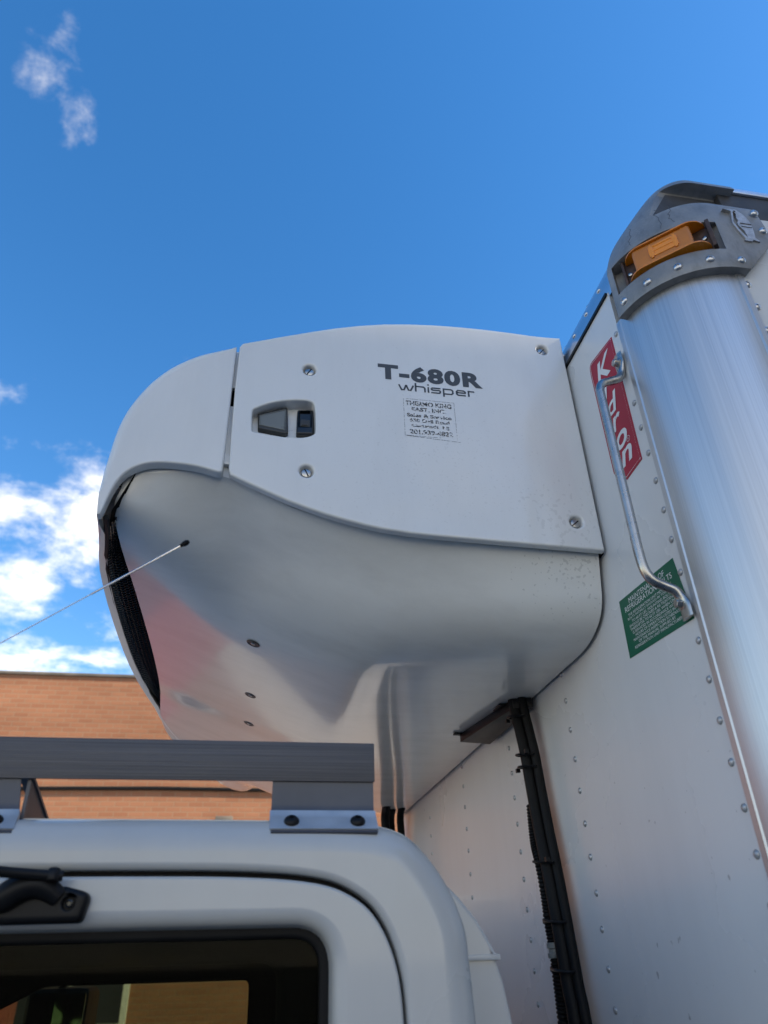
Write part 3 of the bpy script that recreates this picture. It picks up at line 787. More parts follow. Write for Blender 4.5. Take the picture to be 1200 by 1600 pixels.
# ------------------------------------------------------------------ cab
CY = .90
roofline = [(-.350, .72), (-.352, 1.0), (-.354, 1.50), (-.356, 1.70), (-.360, 1.79), (-.364, 1.832), (-.384, 1.878), (-.418, 1.919), (-.452, 1.935), (-.50, 1.9415), (-.60, 1.9435), (-.9, 1.945), (-1.3, 1.945), (-1.62, 1.935), (-1.72, 1.90)]
sm = catmull([(p[0], 0, p[1]) for p in roofline[3:]], 5); roof2 = [Vector(p) for p in roofline[:3]] + [Vector((p.x, p.z)) for p in sm]
cab_out = roof2 + [Vector(p) for p in ((-1.80, 1.75), (-2.02, 1.25), (-2.08, 1.0), (-2.08, .72))]
cab_out = ccw(densify(cab_out, .12))
seam = rpoly([(-.425, .82, .03), (-.4395, 1.742, .0), (-.449, 1.80, .05), (-.470, 1.843, .05), (-.532, 1.877, .05), (-.62, 1.888, .05), (-.9, 1.8895, 0), (-1.42, 1.8895, .09), (-1.72, 1.30, .1), (-1.72, .82, .03)], 5)
sc2 = catmull([(a, 0, z) for a, z in ((-.4385, 1.60), (-.4395, 1.742), (-.4475, 1.800), (-.467, 1.842), (-.497, 1.867), (-.540, 1.881), (-.62, 1.8875), (-.75, 1.8895), (-.9, 1.8895))], 6)
seam = [Vector(p) for p in ((-1.42, 1.8895), (-1.50, 1.85), (-1.72, 1.30), (-1.72, .84), (-1.70, .82), (-.44, .82), (-.425, .84), (-.43, 1.2))] + [Vector((p.x, p.z)) for p in sc2]
seam = ccw(seam)
doorP = [Vector(q) for q in inset(seam, [.0036 + .0028 * max(0, min(1, (p.y - 1.80) / .08)) for p in seam])]
win = ccw(rpoly([(-.50, 1.22, .05), (-.5185, 1.745, .0), (-.519, 1.834, .075), (-1.38, 1.834, .06), (-1.60, 1.32, .05), (-1.55, 1.22, .05)], 10))
def mir(V): return [Vector((q.x, 2 * YC - q.y, q.z)) for q in V]
def side(sgn):
    fx = (lambda V: V) if sgn > 0 else mir
    V, F, _, _ = pillow(cab_out, CY, .036, .06, [dict(out=seam, r=.007, depth=.05, floor=False)])
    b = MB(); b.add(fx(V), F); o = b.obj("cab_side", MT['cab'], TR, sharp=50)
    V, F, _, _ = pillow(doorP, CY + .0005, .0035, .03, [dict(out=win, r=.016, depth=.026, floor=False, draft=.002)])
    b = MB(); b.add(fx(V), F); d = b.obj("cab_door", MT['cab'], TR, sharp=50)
    # rubber gasket behind the seam
    V, F, _, _ = pillow(inset(seam, -.012), CY + .022, .002, .006, [dict(out=inset(seam, .02), r=.002, depth=.006, floor=False)], 2)
    b = MB(); b.add(fx(V), F); b.obj("door_gasket", MT['rubber'], d)
    V, F, _, _ = pillow(inset(win, -.01), CY + .024, .002, .012, [dict(out=inset(win, .012), r=.004, depth=.012, floor=False)], 3)
    b = MB(); b.add(fx(V), F); b.obj("window_channel", MT['rubber'], d)
    g = inset(win, .008); b = MB(); b.add(fx(prism(g, CY + .0315, CY + .0355)[0]), prism(g, 0, 1)[1]); b.obj("window_glass", MT['glass'], d, smooth=False)
    # inside trim with a smaller opening
    tr_o = inset(seam, -.005)
    hole = ccw(rpoly([(-.565, 1.25, .05), (-.573, 1.752 if sgn < 0 else 1.80, .022), (-1.22, 1.752 if sgn < 0 else 1.80, .06), (-1.42, 1.66, .04), (-1.52, 1.25, .05)], 6))
    V, F, _, _ = pillow(tr_o, CY + .065, .004, .03, [dict(out=hole, r=.01, depth=.03, floor=False)], 3)
    b = MB(); b.add(fx(V), F); b.obj("door_trim", MT['interior'], d, sharp=50)
    return o, d
CABN, DOORN = side(1); side(-1)
# roof and back skin, from side to side
prof = roof2
rows = [[(p.x, y, p.y) for y in (CY + .037, 1.4, 1.96, 2.5, 2 * YC - CY - .037)] for p in prof]
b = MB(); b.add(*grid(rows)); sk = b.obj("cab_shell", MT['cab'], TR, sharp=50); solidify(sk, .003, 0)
b = MB(); b.box((-2.085, CY + .04, .72), (-2.03, 2 * YC - CY - .04, 1.22)); b.obj("cab_front", MT['cab'], TR, bevel=.02)
b = MB(); b.add([(-1.715, CY + .05, 1.90), (-1.715, 2 * YC - CY - .05, 1.90), (-2.035, 2 * YC - CY - .05, 1.225), (-2.035, CY + .05, 1.225)], [(0, 1, 2, 3)]); wsd = b.obj("windscreen", MT['glass'], TR, smooth=False); solidify(wsd, .006)
b = MB(); b.box((-1.95, .98, .8), (-.40, 2.94, .84)); b.box((-.39, .98, .84), (-.385, 2.94, 1.90)); b.box((-1.68, .97, 1.865), (-.45, 2.95, 1.885))
b.box((-.95, 1.1, .84), (-.5, 1.55, 1.5)); b.box((-.95, 2.2, .84), (-.5, 2.8, 1.5)); b.box((-1.95, 1.0, 1.0), (-1.6, 2.92, 1.25)); b.obj("cab_interior", MT['interior'], TR)
# air intake duct at the back corner of the cab
dp = ccw([Vector(p) for p in ((-.37, 1.30), (-.37, 1.90), (-.336, 1.868), (-.314, 1.842), (-.296, 1.812), (-.292, 1.8035), (-.2885, 1.803), (-.2885, 1.7955), (-.2925, 1.7945), (-.286, 1.775), (-.279, 1.735), (-.273, 1.66), (-.268, 1.30))])
V, F, _, _ = pillow(dp, 1.045, .004, .20, [], 3); b = MB(); b.add(V, F); b.obj("intake_duct", MT['cab'], TR, sharp=40)
b = MB(); b.box((-.34, 1.0405, 1.7960), (-.2875, 1.2, 1.8025)); b.obj("duct_rim", MT['cab'], TR, bevel=.0012)

# roof rail with its two feet
RL = MB(); ry = .928
L_ = [(0, 0), (.004, 0), (.004, .0435), (.034, .0435), (.034, .047), (0, .047)]
RL.add(*prism([Vector(p) for p in L_], -1.50, -.4655, lambda a, z, x: (x, ry + a, 1.9885 + z)))
RAILB = RL.obj("roof_bar", MT['bar'], TR, bevel=.0006)
def foot(x0, x1, lean=0.0):
    b = MB(); t = .003
    prof = [(ry + .0035, 1.996), (ry + .0035, 1.962), (ry + .002, 1.9545), (ry - .002, 1.9475), (ry - .024, 1.9275)]
    P1 = [Vector((p[0], p[1])) for p in prof]; 
    P = P1 + [q + Vector((.0022, -.0022)) for q in reversed(P1)]
    def to3(a, z, x):
        k = (1.996 - z) / .06
        return (x + lean * k, a, z)
    V, F = prism(P, x0, x1, to3); b.add(V, F)
    o = b.obj("bar_foot", MT['bracket'], TR, sharp=40)
    # bare bent-out flange
    f = MB(); P1 = [Vector(p) for p in ((ry + .0008, 1.9540), (ry - .0022, 1.9484), (ry - .006, 1.9445), (ry - .0215, 1.9305))]
    P = [q + Vector((-.0008, .0008)) for q in P1] + [q + Vector((.0030, -.0030)) for q in reversed(P1)]
    V, F = prism(P, x0 - .0015, x1 + .0015, to3); f.add(V, F); f.obj("flange", MT['bare'], o, sharp=30)
    for x in (x0 + .024, x1 - .022):
        n_ = Vector((0, -.68, .73)).normalized(); c = Vector((x + lean, ry - .0118, 1.9400))
        s = MB(); s.add(*lathe_geo([(.0092, -.001), (.0092, .0012), (.0085, .0032), (.0055, .0058), (.0030, .0064), (.0024, .0045)], c, n_, 14)); s.obj("bolt", MT['black'], o)
    return o
foot(-.5915, -.4670); foot(-1.02, -.882, .010)
b = MB(); b.add(*prism([Vector(p) for p in ((.936, 1.990), (1.10, 1.944), (.936, 1.944))], -.874, -.870, lambda a, z, x: (x, a, z)))
b.add(*prism([Vector(p) for p in ((.937, 1.9935), (.936, 1.990), (1.10, 1.944), (1.112, 1.944))], -.884, -.868, lambda a, z, x: (x, a, z))); b.obj("bar_brace", MT['bracket'], TR)

# mirror arm mount above the door window
mp_ = ccw(rpoly([(-.7795, 1.8395, .008), (-.774, 1.8665, .010), (-.800, 1.873, .010), (-.895, 1.871, .02), (-.93, 1.850, .01), (-.93, 1.8385, .006)], 5))
V, F, _, _ = pillow(mp_, .884, .006, .022, [dict(out=[Vector((-.7945 + .0062 * math.cos(R(a)), 1.8570 + .0062 * math.sin(R(a)))) for a in range(0, 360, 24)], r=.002, depth=.007)], 4)
b = MB(); b.add(V, F); MM = b.obj("mirror_mount", MT['black'], TR, sharp=50)
b = MB(); b.add(*lathe_geo([(.0042, 0), (.0042, .003), (.0026, .0036), (.0020, .0018)], (-.7945, .8905, 1.8570), (0, -1, 0), 12)); b.obj("screw", MT['black_gloss'], MM)
hump = []
for k in range(9):
    t = k / 8; hump.append((-.805 - .085 * t, .887 - .006 * math.sin(t * math.pi), 1.862 + .012 * math.sin(math.pi * min(1, t * 1.6)) ))
b = MB(); b.add(*tube_geo(catmull(hump, 3), [.0065 + .0075 * math.sin(math.pi * (.12 + .8 * i / 24)) for i in range(25)], 14)); b.obj("mount_boss", MT['black'], MM)
arm = [(-.803, .876, 1.8815), (-.83, .868, 1.8825), (-.87, .850, 1.885), (-.95, .80, 1.893), (-1.10, .70, 1.88), (-1.22, .62, 1.78)]
b = MB(); b.add(*tube_geo(catmull(arm, 6), .0052, 12)); b.add(*lathe_geo([(.006, -.006), (.0072, -.003), (.0072, .003), (.006, .006)], (-.812, .874, 1.882), (0, .3, 1), 14)); b.obj("mirror_arm", MT['black'], MM)

# passenger side mirror seen through the cab
b = MB(); b.box((-1.30, 3.04, 1.45), (-1.10, 3.30, 1.745)); FM = b.obj("wing_mirror", MT['black'], TR, bevel=.03, seg=3)
b = MB(); b.box((-1.205, 3.033, 1.46), (-1.108, 3.041, 1.728)); b.obj("mirror_glass", MT['mirror'], FM, bevel=.004)
tube("mirror_stay", [(-1.2, 2.98, 1.80), (-1.2, 3.06, 1.80), (-1.2, 3.12, 1.72)], .012, MT['black'], FM, 8)

# whip antenna leaning back from the front pillar
tip = Vector((-.722, .85, 2.269)); dirv = (Vector((-.915, .85, 2.121)) - tip).normalized(); base = tip + dirv * .62
b = MB(); b.add(*tube_geo([tip, tip + dirv * .132], [.0013, .0013], 10)); ANT = b.obj("whip_antenna", MT['chrome'], TR)
b = MB(); b.add(*tube_geo([tip + dirv * .128, base], [.0007, .0008], 8)); b.obj("lower_rod", MT['pale_rod'], ANT)
b = MB(); b.add(*tube_geo([tip - dirv * .003, tip, tip + dirv * .004, tip + dirv * .010], [.0022, .0036, .0036, .0018], 10)); b.obj("rubber_tip", MT['rubber'], ANT)
b = MB(); b.add(*tube_geo([base - dirv * .03, base, base + dirv * .03], [.004, .009, .010], 10)); b.box((base.x - .03, .85, base.z - .04), (base.x + .03, .905, base.z - .015)); b.obj("antenna_base", MT['rubber'], ANT)

# ------------------------------------------------------------------ refrigeration unit
RU = thing("refrigeration_unit", "white rounded refrigeration unit bolted high on the truck's front wall above the cab", "refrigeration unit", (-.4, 2.05, 2.29))
PY = 1.0695
YU = 2.05                                     # the unit's own middle line
def miru(V): return [Vector((q.x, 2 * YU - q.y, q.z)) for q in V]
# --- access panel
edge = [(-.0065, 2.4275), (-.006, 2.70), (-.006, 2.9675), (-.044, 2.9705), (-.11, 2.9735), (-.176, 2.9745), (-.235, 2.9735), (-.292, 2.9705), (-.35, 2.9645), (-.405, 2.956), (-.46, 2.943), (-.515, 2.9255), (-.569, 2.904), (-.619, 2.883), (-.66, 2.865), (-.694, 2.850), (-.699, 2.840), (-.6995, 2.74), (-.697, 2.62), (-.6945, 2.545), (-.691, 2.5325), (-.66, 2.517), (-.621, 2.500), (-.587, 2.4855), (-.553, 2.4735), (-.52, 2.463), (-.486, 2.4545), (-.45, 2.4465), (-.418, 2.441), (-.37, 2.4365), (-.326, 2.4345), (-.209, 2.4315), (-.1, 2.4295)]
PE = ccw(densify([Vector(p) for p in edge], .03))
rlist = []
for p in PE:
    top = p.y > 2.83 and p.x < -.02
    if p.y > 2.84 and p.x > -.69:
        rlist.append(.0042 + .010 * min(1, max(0, (-p.x - .006) / .05)) * min(1, max(0, (p.x + .699) / .20)))
    else: rlist.append(.0042)
rec = ccw([Vector((p.x, p.y)) for p in catmull([Vector((a, z, 0)) for a, z in [(-0.6652, 2.6798), (-0.6556, 2.6909), (-0.6354, 2.7035), (-0.6148, 2.7116), (-0.5951, 2.7168), (-0.5696, 2.72), (-0.5552, 2.7189), (-0.5456, 2.7117), (-0.5423, 2.6926), (-0.5404, 2.6458), (-0.5457, 2.6346), (-0.5594, 2.627), (-0.5772, 2.6233), (-0.6005, 2.6225), (-0.6239, 2.6243), (-0.6458, 2.6271), (-0.6581, 2.6292), (-0.6633, 2.6356)]], 3, True)])
scr = [(-.559, 2.797), (-.557, 2.552), (-.054, 2.924), (-.052, 2.485)]
holes = [dict(out=inset(rec, .003), r=.0035, depth=.026, draft=.002)]
for x, z in scr:
    holes.append(dict(out=[Vector((x + .0125 * math.cos(R(a)), z + .0125 * math.sin(R(a)))) for a in range(0, 360, 15)], r=.0055, depth=.011, draft=.002))
V, F, _, _ = pillow(PE, PY, rlist, .014, holes, 6)
b = MB(); b.add(V, F); PANEL = b.obj("access_panel", MT['panel'], RU, sharp=45)
for i, (x, z) in enumerate(scr):
    sc_ = MB(); sc_.add(*lathe_geo([(.0098, -.0005), (.0098, .003), (.0088, .0046), (.0055, .0056), (.002, .0058)], (x, PY + .0105, z), (0, -1, 0), 20)); so = sc_.obj("quarter_turn_screw", MT['steel'], PANEL)
    a = R((60, 115, 50, 40)[i]); d = Vector((math.cos(a), 0, math.sin(a))); e = Vector((-d.z, 0, d.x)); c = Vector((x, PY + .0105 - .0062, z))
    q = MB(); q.add([c + d * .0085 + e * .0011, c - d * .0085 + e * .0011, c - d * .0085 - e * .0011, c + d * .0085 - e * .0011] + [c + d * .0085 + e * .0011 + Vector((0, .003, 0)), c - d * .0085 + e * .0011 + Vector((0, .003, 0)), c - d * .0085 - e * .0011 + Vector((0, .003, 0)), c + d * .0085 - e * .0011 + Vector((0, .003, 0))], [(0, 1, 2, 3), (0, 4, 5, 1), (1, 5, 6, 2), (2, 6, 7, 3), (3, 7, 4, 0)])
    q.obj("slot", MT['black'], so)
# latch paddle and rocker lock in the recess
lo = ccw(rpoly([(-.6525, 2.6860, .002), (-.5975, 2.7090, .003), (-.5935, 2.6475, .003), (-.5985, 2.6435, .003), (-.6500, 2.6505, .003)], 4))
V, F, _, _ = pillow(lo, PY + .014, .002, .014, [], 3); b = MB(); b.add(V, F); LT = b.obj("latch_paddle", MT['latch_dark'], PANEL, sharp=50)
lo = ccw(rpoly([(-.6492, 2.6815, .002), (-.6003, 2.7025, .002), (-.5990, 2.6500, .002), (-.6484, 2.6580, .002)], 4))
V, F, _, _ = pillow(lo, PY + .0125, .0015, .004, [], 3); b = MB(); b.add(V, F); b.obj("paddle_face", MT['latch'], LT, sharp=50)
lo = ccw(rpoly([(-.5785, 2.7040, .004), (-.5470, 2.7075, .004), (-.5455, 2.6480, .004), (-.5785, 2.6450, .004)], 4))
V, F, _, _ = pillow(lo, PY + .014, .003, .014, [dict(out=ccw(rpoly([(-.573, 2.700, .002), (-.553, 2.702, .002), (-.552, 2.664, .002), (-.573, 2.662, .002)], 3)), r=.001, depth=.004)], 3); b = MB(); b.add(V, F); SW = b.obj("rocker_lock", MT['black_gloss'], PANEL, sharp=50)
b = MB(); b.box((-.5715, PY + .0145, 2.665), (-.5535, PY + .019, 2.682)); b.box((-.5690, PY + .0125, 2.667), (-.5575, PY + .0150, 2.6715)); b.obj("rocker", MT['latch_dark'], SW, bevel=.0012)
# model name and dealer sticker
XU = Vector((1, 0, 0)); b = MB()
V, F = text_geo("T-680R", .05, (-.4215, PY - .0004, 2.792), XU, ZV, bold=.0025, spacing=1.13, width=.219, height=.0425); b.add(V, F)
b.obj("model_lettering", MT['ink'], PANEL, smooth=False)
b = MB(); lw = .0036; zb = 2.7685
def st_(pl, x, closed=False): b.add(*stroke_geo([(p[0], p[1]) for p in pl], lw, (x, PY - .0004, zb), XU, ZV, closed))
h = .0135; w = .020
x = -.3795
st_([(0, h), (.0055, 0), (.0105, .0005), (.0150, h)], x); st_([(.0150, h), (.0195, .0005), (.0240, 0), (.0300, h)], x); x += .0345
st_([(0, .0212), (0, -.0015)], x); st_([(0, h - .001), (w - .004, h - .001), (w - .001, h - .004), (w - .001, -.0015)], x); x += .0262
st_([(0, h), (0, -.0015)], x); st_([(0, .0175), (0, .0212)], x); x += .0055
st_([(w, h - .001), (.003, h - .001), (.001, h - .003), (.001, .0085), (.003, .0070), (w - .003, .0070), (w - .001, .0055), (w - .001, .002), (w - .003, 0), (0, 0)], x); x += .0262
st_([(0, -.0080), (0, h - .001), (w - .004, h - .001), (w - .001, h - .004), (w - .001, .003), (w - .004, 0), (.0015, 0)], x); x += .0262
st_([(.001, .0068), (w - .001, .0068), (w - .001, h - .004), (w - .004, h - .001), (.004, h - .001), (.001, h - .004), (.001, .003), (.004, 0), (w, 0)], x); x += .0262
st_([(0, h + .0005), (0, -.0015)], x); st_([(0, h - .001), (.0125, h - .001)], x)
b.obj("whisper_lettering", MT['ink'], PANEL, smooth=False)
b = MB()
for t, z, wd, hh, x0 in (("THERMO KING", 2.7300, .094, .0115, -.368), ("EAST, INC.", 2.7145, .070, .0115, -.356), ("Sales & Service", 2.7010, .090, .0088, -.366), ("650 Dell Road", 2.6885, .080, .0088, -.361), ("Carlstadt, NJ", 2.6745, .076, .0092, -.358), ("201.939-4822", 2.6590, .086, .0112, -.362)):
    V, F = text_geo(t, .02, (x0, PY - .0005, z), XU, ZV, bold=.0006, width=wd, height=hh); b.add(V, F)
b.add(*stroke_geo([(-.3715, 2.7455), (-.3715, 2.654), (-.3005, 2.6545)], .0007, (0, PY - .0005, 0), XU, ZV))
b.add(*stroke_geo([(-.3690, 2.6535), (-.262, 2.6475)], .0007, (0, PY - .0005, 0), XU, ZV))
b.add(*stroke_geo([(-.3690, 2.7462), (-.268, 2.7462), (-.2680, 2.652)], .0006, (0, PY - .0005, 0), XU, ZV))
b.obj("dealer_lettering", MT['worn_ink'], PANEL, smooth=False)

def smooth_at(T, y, c):
    if y <= T[0][0]: return T[0][c]
    for k in range(len(T) - 1):
        a, b_ = T[k], T[k + 1]
        if y <= b_[0]:
            t = (y - a[0]) / (b_[0] - a[0])
            p0 = T[k - 1] if k else a; p3 = T[k + 2] if k + 2 < len(T) else b_
            m1 = (b_[c] - p0[c]) / (b_[0] - p0[0]) * (b_[0] - a[0]); m2 = (p3[c] - a[c]) / (p3[0] - a[0]) * (b_[0] - a[0])
            return (2 * t ** 3 - 3 * t * t + 1) * a[c] + (t ** 3 - 2 * t * t + t) * m1 + (-2 * t ** 3 + 3 * t * t) * b_[c] + (t ** 3 - t * t) * m2
    return T[-1][c]
# --- front shroud
sx = [(-.7045, 2.8385), (-.740, 2.826), (-.776, 2.811), (-.806, 2.791), (-.831, 2.769), (-.854, 2.739), (-.873, 2.703), (-.887, 2.668), (-.896, 2.632), (-.9015, 2.585), (-.9030, 2.540), (-.9025, 2.500), (-.9005, 2.462), (-.8975, 2.432)]
arch = [(-.8928, 2.4335), (-.8890, 2.448), (-.8858, 2.466), (-.8790, 2.493), (-.8680, 2.516), (-.8530, 2.531), (-.8340, 2.541), (-.8120, 2.5455), (-.7850, 2.5462), (-.758, 2.5445), (-.735, 2.5405), (-.7115, 2.5345), (-.7045, 2.538)]
prof = [Vector((p.x, p.z)) for p in catmull([(a, 0, z) for a, z in sx], 3)]
lowr = [Vector((p.x, p.z)) for p in catmull([(a, 0, z) for a, z in arch], 3)]
gap = [Vector((-.7045, 2.538 + (2.8385 - 2.538) * k / 8)) for k in range(1, 8)]
SO = prof + lowr + gap
flip = area(SO) < 0
npf = len(prof); tot = len(SO)
rad = []
for i, p in enumerate(SO):
    if i < npf:
        f = i / (npf - 1); t_end = max(0.0, min(1.0, (p.y - 2.468) / .10)); t_st = max(0, min(1, f / .35))
        rad.append(.0034 + .021 * t_end * t_st ** .6 if f < .88 else .0018)
    else: rad.append(.0038 if i - npf > 9 else .0016 + .00024 * (i - npf))
P = SO[::-1] if flip else SO
rd = rad[::-1] if flip else rad
V, F, last, n_ = pillow(P, PY - .001, rd, 0, [], 6)
idx = list(range(tot)); idx = idx[::-1] if flip else idx      # ring position -> original index
posn = {o: k for k, o in enumerate(idx)}
BT = [(1.07, 0, 0), (1.15, .0105, .009), (1.23, .0235, .018), (1.31, .038, .029), (1.55, .0575, .048), (1.92, .068, .066), (2.10, .059, .064), (2.2, .046, .058), (2.3, .0285, .050), (2.45, .0105, .040), (2.65, -.0555, .012), (2.85, -.1755, -.030), (2.97, -.24, -.05)]
def bow(y): return smooth_at(BT, y, 1)
def lift(y): return smooth_at(BT, y, 2)
YE = 2.97
b = MB(); b.add(V, F)
rows = []
ST = [0, .01, .025, .045, .07, .1, .14, .19, .24, .3, .36, .42, .48, .54, .6, .65, .7, .75, .8, .85, .9, .95, 1.0]
for i in range(npf):
    f = i / (npf - 1); p = prof[i]; ys = PY - .001 + rad[i]; row = []
    for t in ST:
        y = ys + (YE - ys) * t
        wgt = f ** 1.3; row.append(Vector((p.x - bow(y) * wgt + bow(ys) * wgt, y, p.y + (lift(y) - lift(ys)) * f ** 3 + .018 * (1 - f) * math.sin(t * math.pi))))
    rows.append(row)
# inward return along the front lip
row0 = rows[-1]
def ret(k, q):
    e = min(1.0, ST[k] / .07); e = e * e * (3 - 2 * e)
    return Vector((.014 * e, .016 * (1 - e), .004 * e))
rows.append([q + ret(k, q) * .25 + Vector((0, 0, -.0012)) for k, q in enumerate(row0)]); rows.append([q + ret(k, q) for k, q in enumerate(row0)]); rows.append([q + ret(k, q) + Vector((.006, 0, .05)) * min(1, ST[k] / .07) for k, q in enumerate(row0)])
b.add(*grid(rows))
# inward return along the arch and the gap
ring = [V[last + posn[i]] for i in range(npf - 1, tot)] + [V[last + posn[0]]]
b.add(*grid([ring, [q + Vector((0, .010, 0)) for q in ring], [q + Vector((0, .016, 0)) for q in ring]]))
full = b.v; ff = b.f
bm = bmesh.new(); vs = [bm.verts.new(q) for q in full]
for f in ff:
    try: bm.faces.new([vs[i] for i in f])
    except ValueError: pass
bmesh.ops.remove_doubles(bm, verts=bm.verts, dist=.00015); bmesh.ops.recalc_face_normals(bm, faces=bm.faces)
me = bpy.data.meshes.new("front_shroud"); bm.to_mesh(me); bm.free()
mko("front_shroud", me, MT['panel'], RU, True, 45)

# --- lower shell
SY = 1.092
EDGE = [(1.05, -.888, 2.452), (1.3, -.881, 2.458), (1.66, -.878, 2.462), (1.88, -.880, 2.464), (2.05, -.886, 2.467), (2.2, -.902, 2.472), (2.32, -.914, 2.474), (2.45, -.904, 2.466), (2.65, -.840, 2.440), (2.85, -.722, 2.392), (3.02, -.60, 2.35)]
def zlip(y): return smooth_at(EDGE, y, 2)
def xlip(y): return smooth_at(EDGE, y, 1)
def zbot(x, y):
    xf = xlip(y); t = max(0.0, (-.37 - x) / (-.37 - xf)); s = (math.sqrt(t * t + .03) - .1732) / (math.sqrt(1.03) - .1732)
    return 2.290 + (zlip(y) - 2.290) * s
rows = []
NX = 40
def ztop_at(x):                                # just above the lower edge of the panel and of the shroud's arch
    P_ = [(-.008, 2.437), (-.20, 2.440), (-.326, 2.4425), (-.418, 2.449), (-.486, 2.463), (-.553, 2.482), (-.621, 2.509), (-.70, 2.545), (-.76, 2.553), (-.83, 2.548), (-.95, 2.540)]
    for (xa, za), (xb, zb_) in zip(P_, P_[1:]):
        if xb <= x <= xa: return za + (zb_ - za) * (x - xa) / (xb - xa)
    return P_[-1][1]
def xside(z): return -.863 - .024 * min(1, max(0, (2.545 - z) / .09)) ** .8
for i in range(NX + 1):
    v = i / NX
    kf = max(0, (v - .72) / .28); kf = kf * kf * (3 - 2 * kf); cr_y = (.155 + .30 * v) * (1 - kf) + .20 * kf; ne = (1.85 - .40 * v) * (1 - kf) + 2.05 * kf
    yi = SY + cr_y
    xt = -.008 + (-.86 + .008) * v; zs = ztop_at(xt) - .006 * kf
    xe = -.008 + (xlip(yi) + .008) * v; zi = zbot(xe, yi); rz = zs - zi
    pts = []
    for q in range(4):
        z = zs + .02 * (1 - q / 4)
        pts.append(Vector((-.008 + (xside(z) + .008) * v, SY, z)))
    # control outline: leaning flank, rounded corner, flat bottom
    hz = zs - zi
    kx = (.026 + .15 * min(1, v / .75)) * (1 - kf) + .018 * kf      # how far the flank leans in
    zc_ = zs - hz * (.66 * (1 - kf) + .80 * kf)
    A_ = Vector((SY, zs)); B_ = Vector((SY + kx, zc_ - .25 * (zc_ - zi) )); C_ = Vector((SY + kx + .055, zi)); D_ = Vector((yi, zi))
    B0 = Vector((SY + kx * .62, zs - (zs - zc_) * .70)); 
    def bez(p0, p1, p2, t): return p0.lerp(p1, t).lerp(p1.lerp(p2, t), t)
    line_ = [A_.lerp(B0, q / 8) for q in range(8)] + [bez(B0, Vector((SY + kx * 1.02 + .05 * v * (1 - kf), zi + .004)), D_, q / 12) for q in range(13)]
    for q_, p_ in enumerate(line_):
        y, z = p_.x, p_.y
        k_ = max(0, min(1, (2.50 - z) / .05)); xf = xside(z) * (1 - k_) + xlip(y) * k_
        xx = -.008 + (xf + .008) * v
        s_ = max(0, (zs - z) / hz)
        pts.append(Vector((xx, y, z + (zbot(xx, y) - zi) * s_ ** 2)))
    for q in range(1, 13):
        y = yi + (YU - yi) * q / 12
        xx = -.008 + (xlip(y) + .008) * v
        pts.append(Vector((xx, y, zbot(xx, y))))
    far = []
    for p in reversed(pts[:-1]):
        y = 2 * YU - p.y; xx = -.008 + (xlip(min(y, 2.95)) + .008) * v
        sm_ = max(0, min(1, (zs - p.z) / hz)); far.append(Vector((xx, y + .15 * sm_ * max(0, min(1, (y - YU) / .5)), zs + (zbot(xx, y) - zs) * sm_)))
    row = pts + far
    rows.append(row)
V, F = grid(rows); bm = bmesh.new(); vs = [bm.verts.new(q) for q in V]
for f in F: bm.faces.new([vs[i] for i in f])
bmesh.ops.recalc_face_normals(bm, faces=bm.faces)
me = bpy.data.meshes.new("lower_shell"); bm.to_mesh(me); bm.free()
SH = mko("lower_shell", me, MT['shell'], RU, True, 50)
# make normals point down and outwards
ok = sum(p.normal.z for p in me.polygons) < 0
if not ok: me.flip_normals()
solidify(SH, .006, -1)
for y in (1.44, 1.79, 2.045):            # recessed screws in the underside
    x = -.632; z = zbot(x, y); dz = (zbot(x - .01, y) - zbot(x + .01, y)) / .02
    nn = Vector((dz, 0, -1)).normalized()
    if nn.x > 0: nn.x = -abs(nn.x)
    nn = Vector((-abs(dz), 0, -1)).normalized()
    b = MB(); b.add(*lathe_geo([(.0150, .0002), (.0138, .0012), (.0110, .0006), (.0100, -.001)], Vector((x, y, z)), nn, 16)); o = b.obj("screw_recess", MT['latch_dark'], SH)
    b = MB(); b.add(*lathe_geo([(.0055, .0004), (.0055, .0014), (.003, .0022)], Vector((x, y, z)), nn, 10)); b.obj("screw", MT['steel'], o)

# --- condenser grille between shroud lip and shell edge
def gpt(y, t):
    lx = sx[-1][0] - bow(y) + bow(PY) + .014; lz = sx[-1][1] + lift(y) + .008
    ex = xlip(y) + .016; ez = zlip(y) + .036
    return Vector((lx + (ex - lx) * t, y, lz + (ez - lz) * t))
b = MB(); ys = [1.135 + i * .0135 for i in range(93)]
NT = 9
for i in range(len(ys) - 1):
    for j in range(NT):
        sh = .5 if j % 2 else 0
        y0 = ys[i] + sh * .0135; y1 = y0 + .0135
        t0, t1 = j / NT, (j + 1) / NT
        pts = [gpt(y0, t0 + .3 / NT), gpt((y0 + y1) / 2, t0), gpt(y1, t0 + .3 / NT), gpt(y1, t1)]
        b.add(*tube_geo([pts[0], pts[1]], .0013, 4, False)); b.add(*tube_geo([pts[1], pts[2]], .0013, 4, False)); b.add(*tube_geo([pts[2], pts[3]], .0013, 4, False))
GR = b.obj("condenser_grille", MT['black_gloss'], RU, smooth=False); GR['kind'] = 'stuff'
b = MB(); b.add(*grid([[gpt(y, t) + Vector((.012, 0, .03)) for t in (-.4, 0, .5, 1, 1.5)] for y in (1.09, 1.3, 1.6, 1.96, 2.2, 2.38)])); b.obj("grille_backing", MT['interior'], RU)
b = MB(); b.add(*tube_geo([gpt(1.09 + i * .05, -.05) for i in range(26)], .005, 6)); b.obj("grille_frame", MT['rubber'], RU)

b = MB(); b.box((-.895, 1.128, 2.528), (-.80, 1.132, 2.64)); b.obj("gap_shade_sheet", MT['interior'], RU)  # dark sheet put in as the shade inside the arch gap
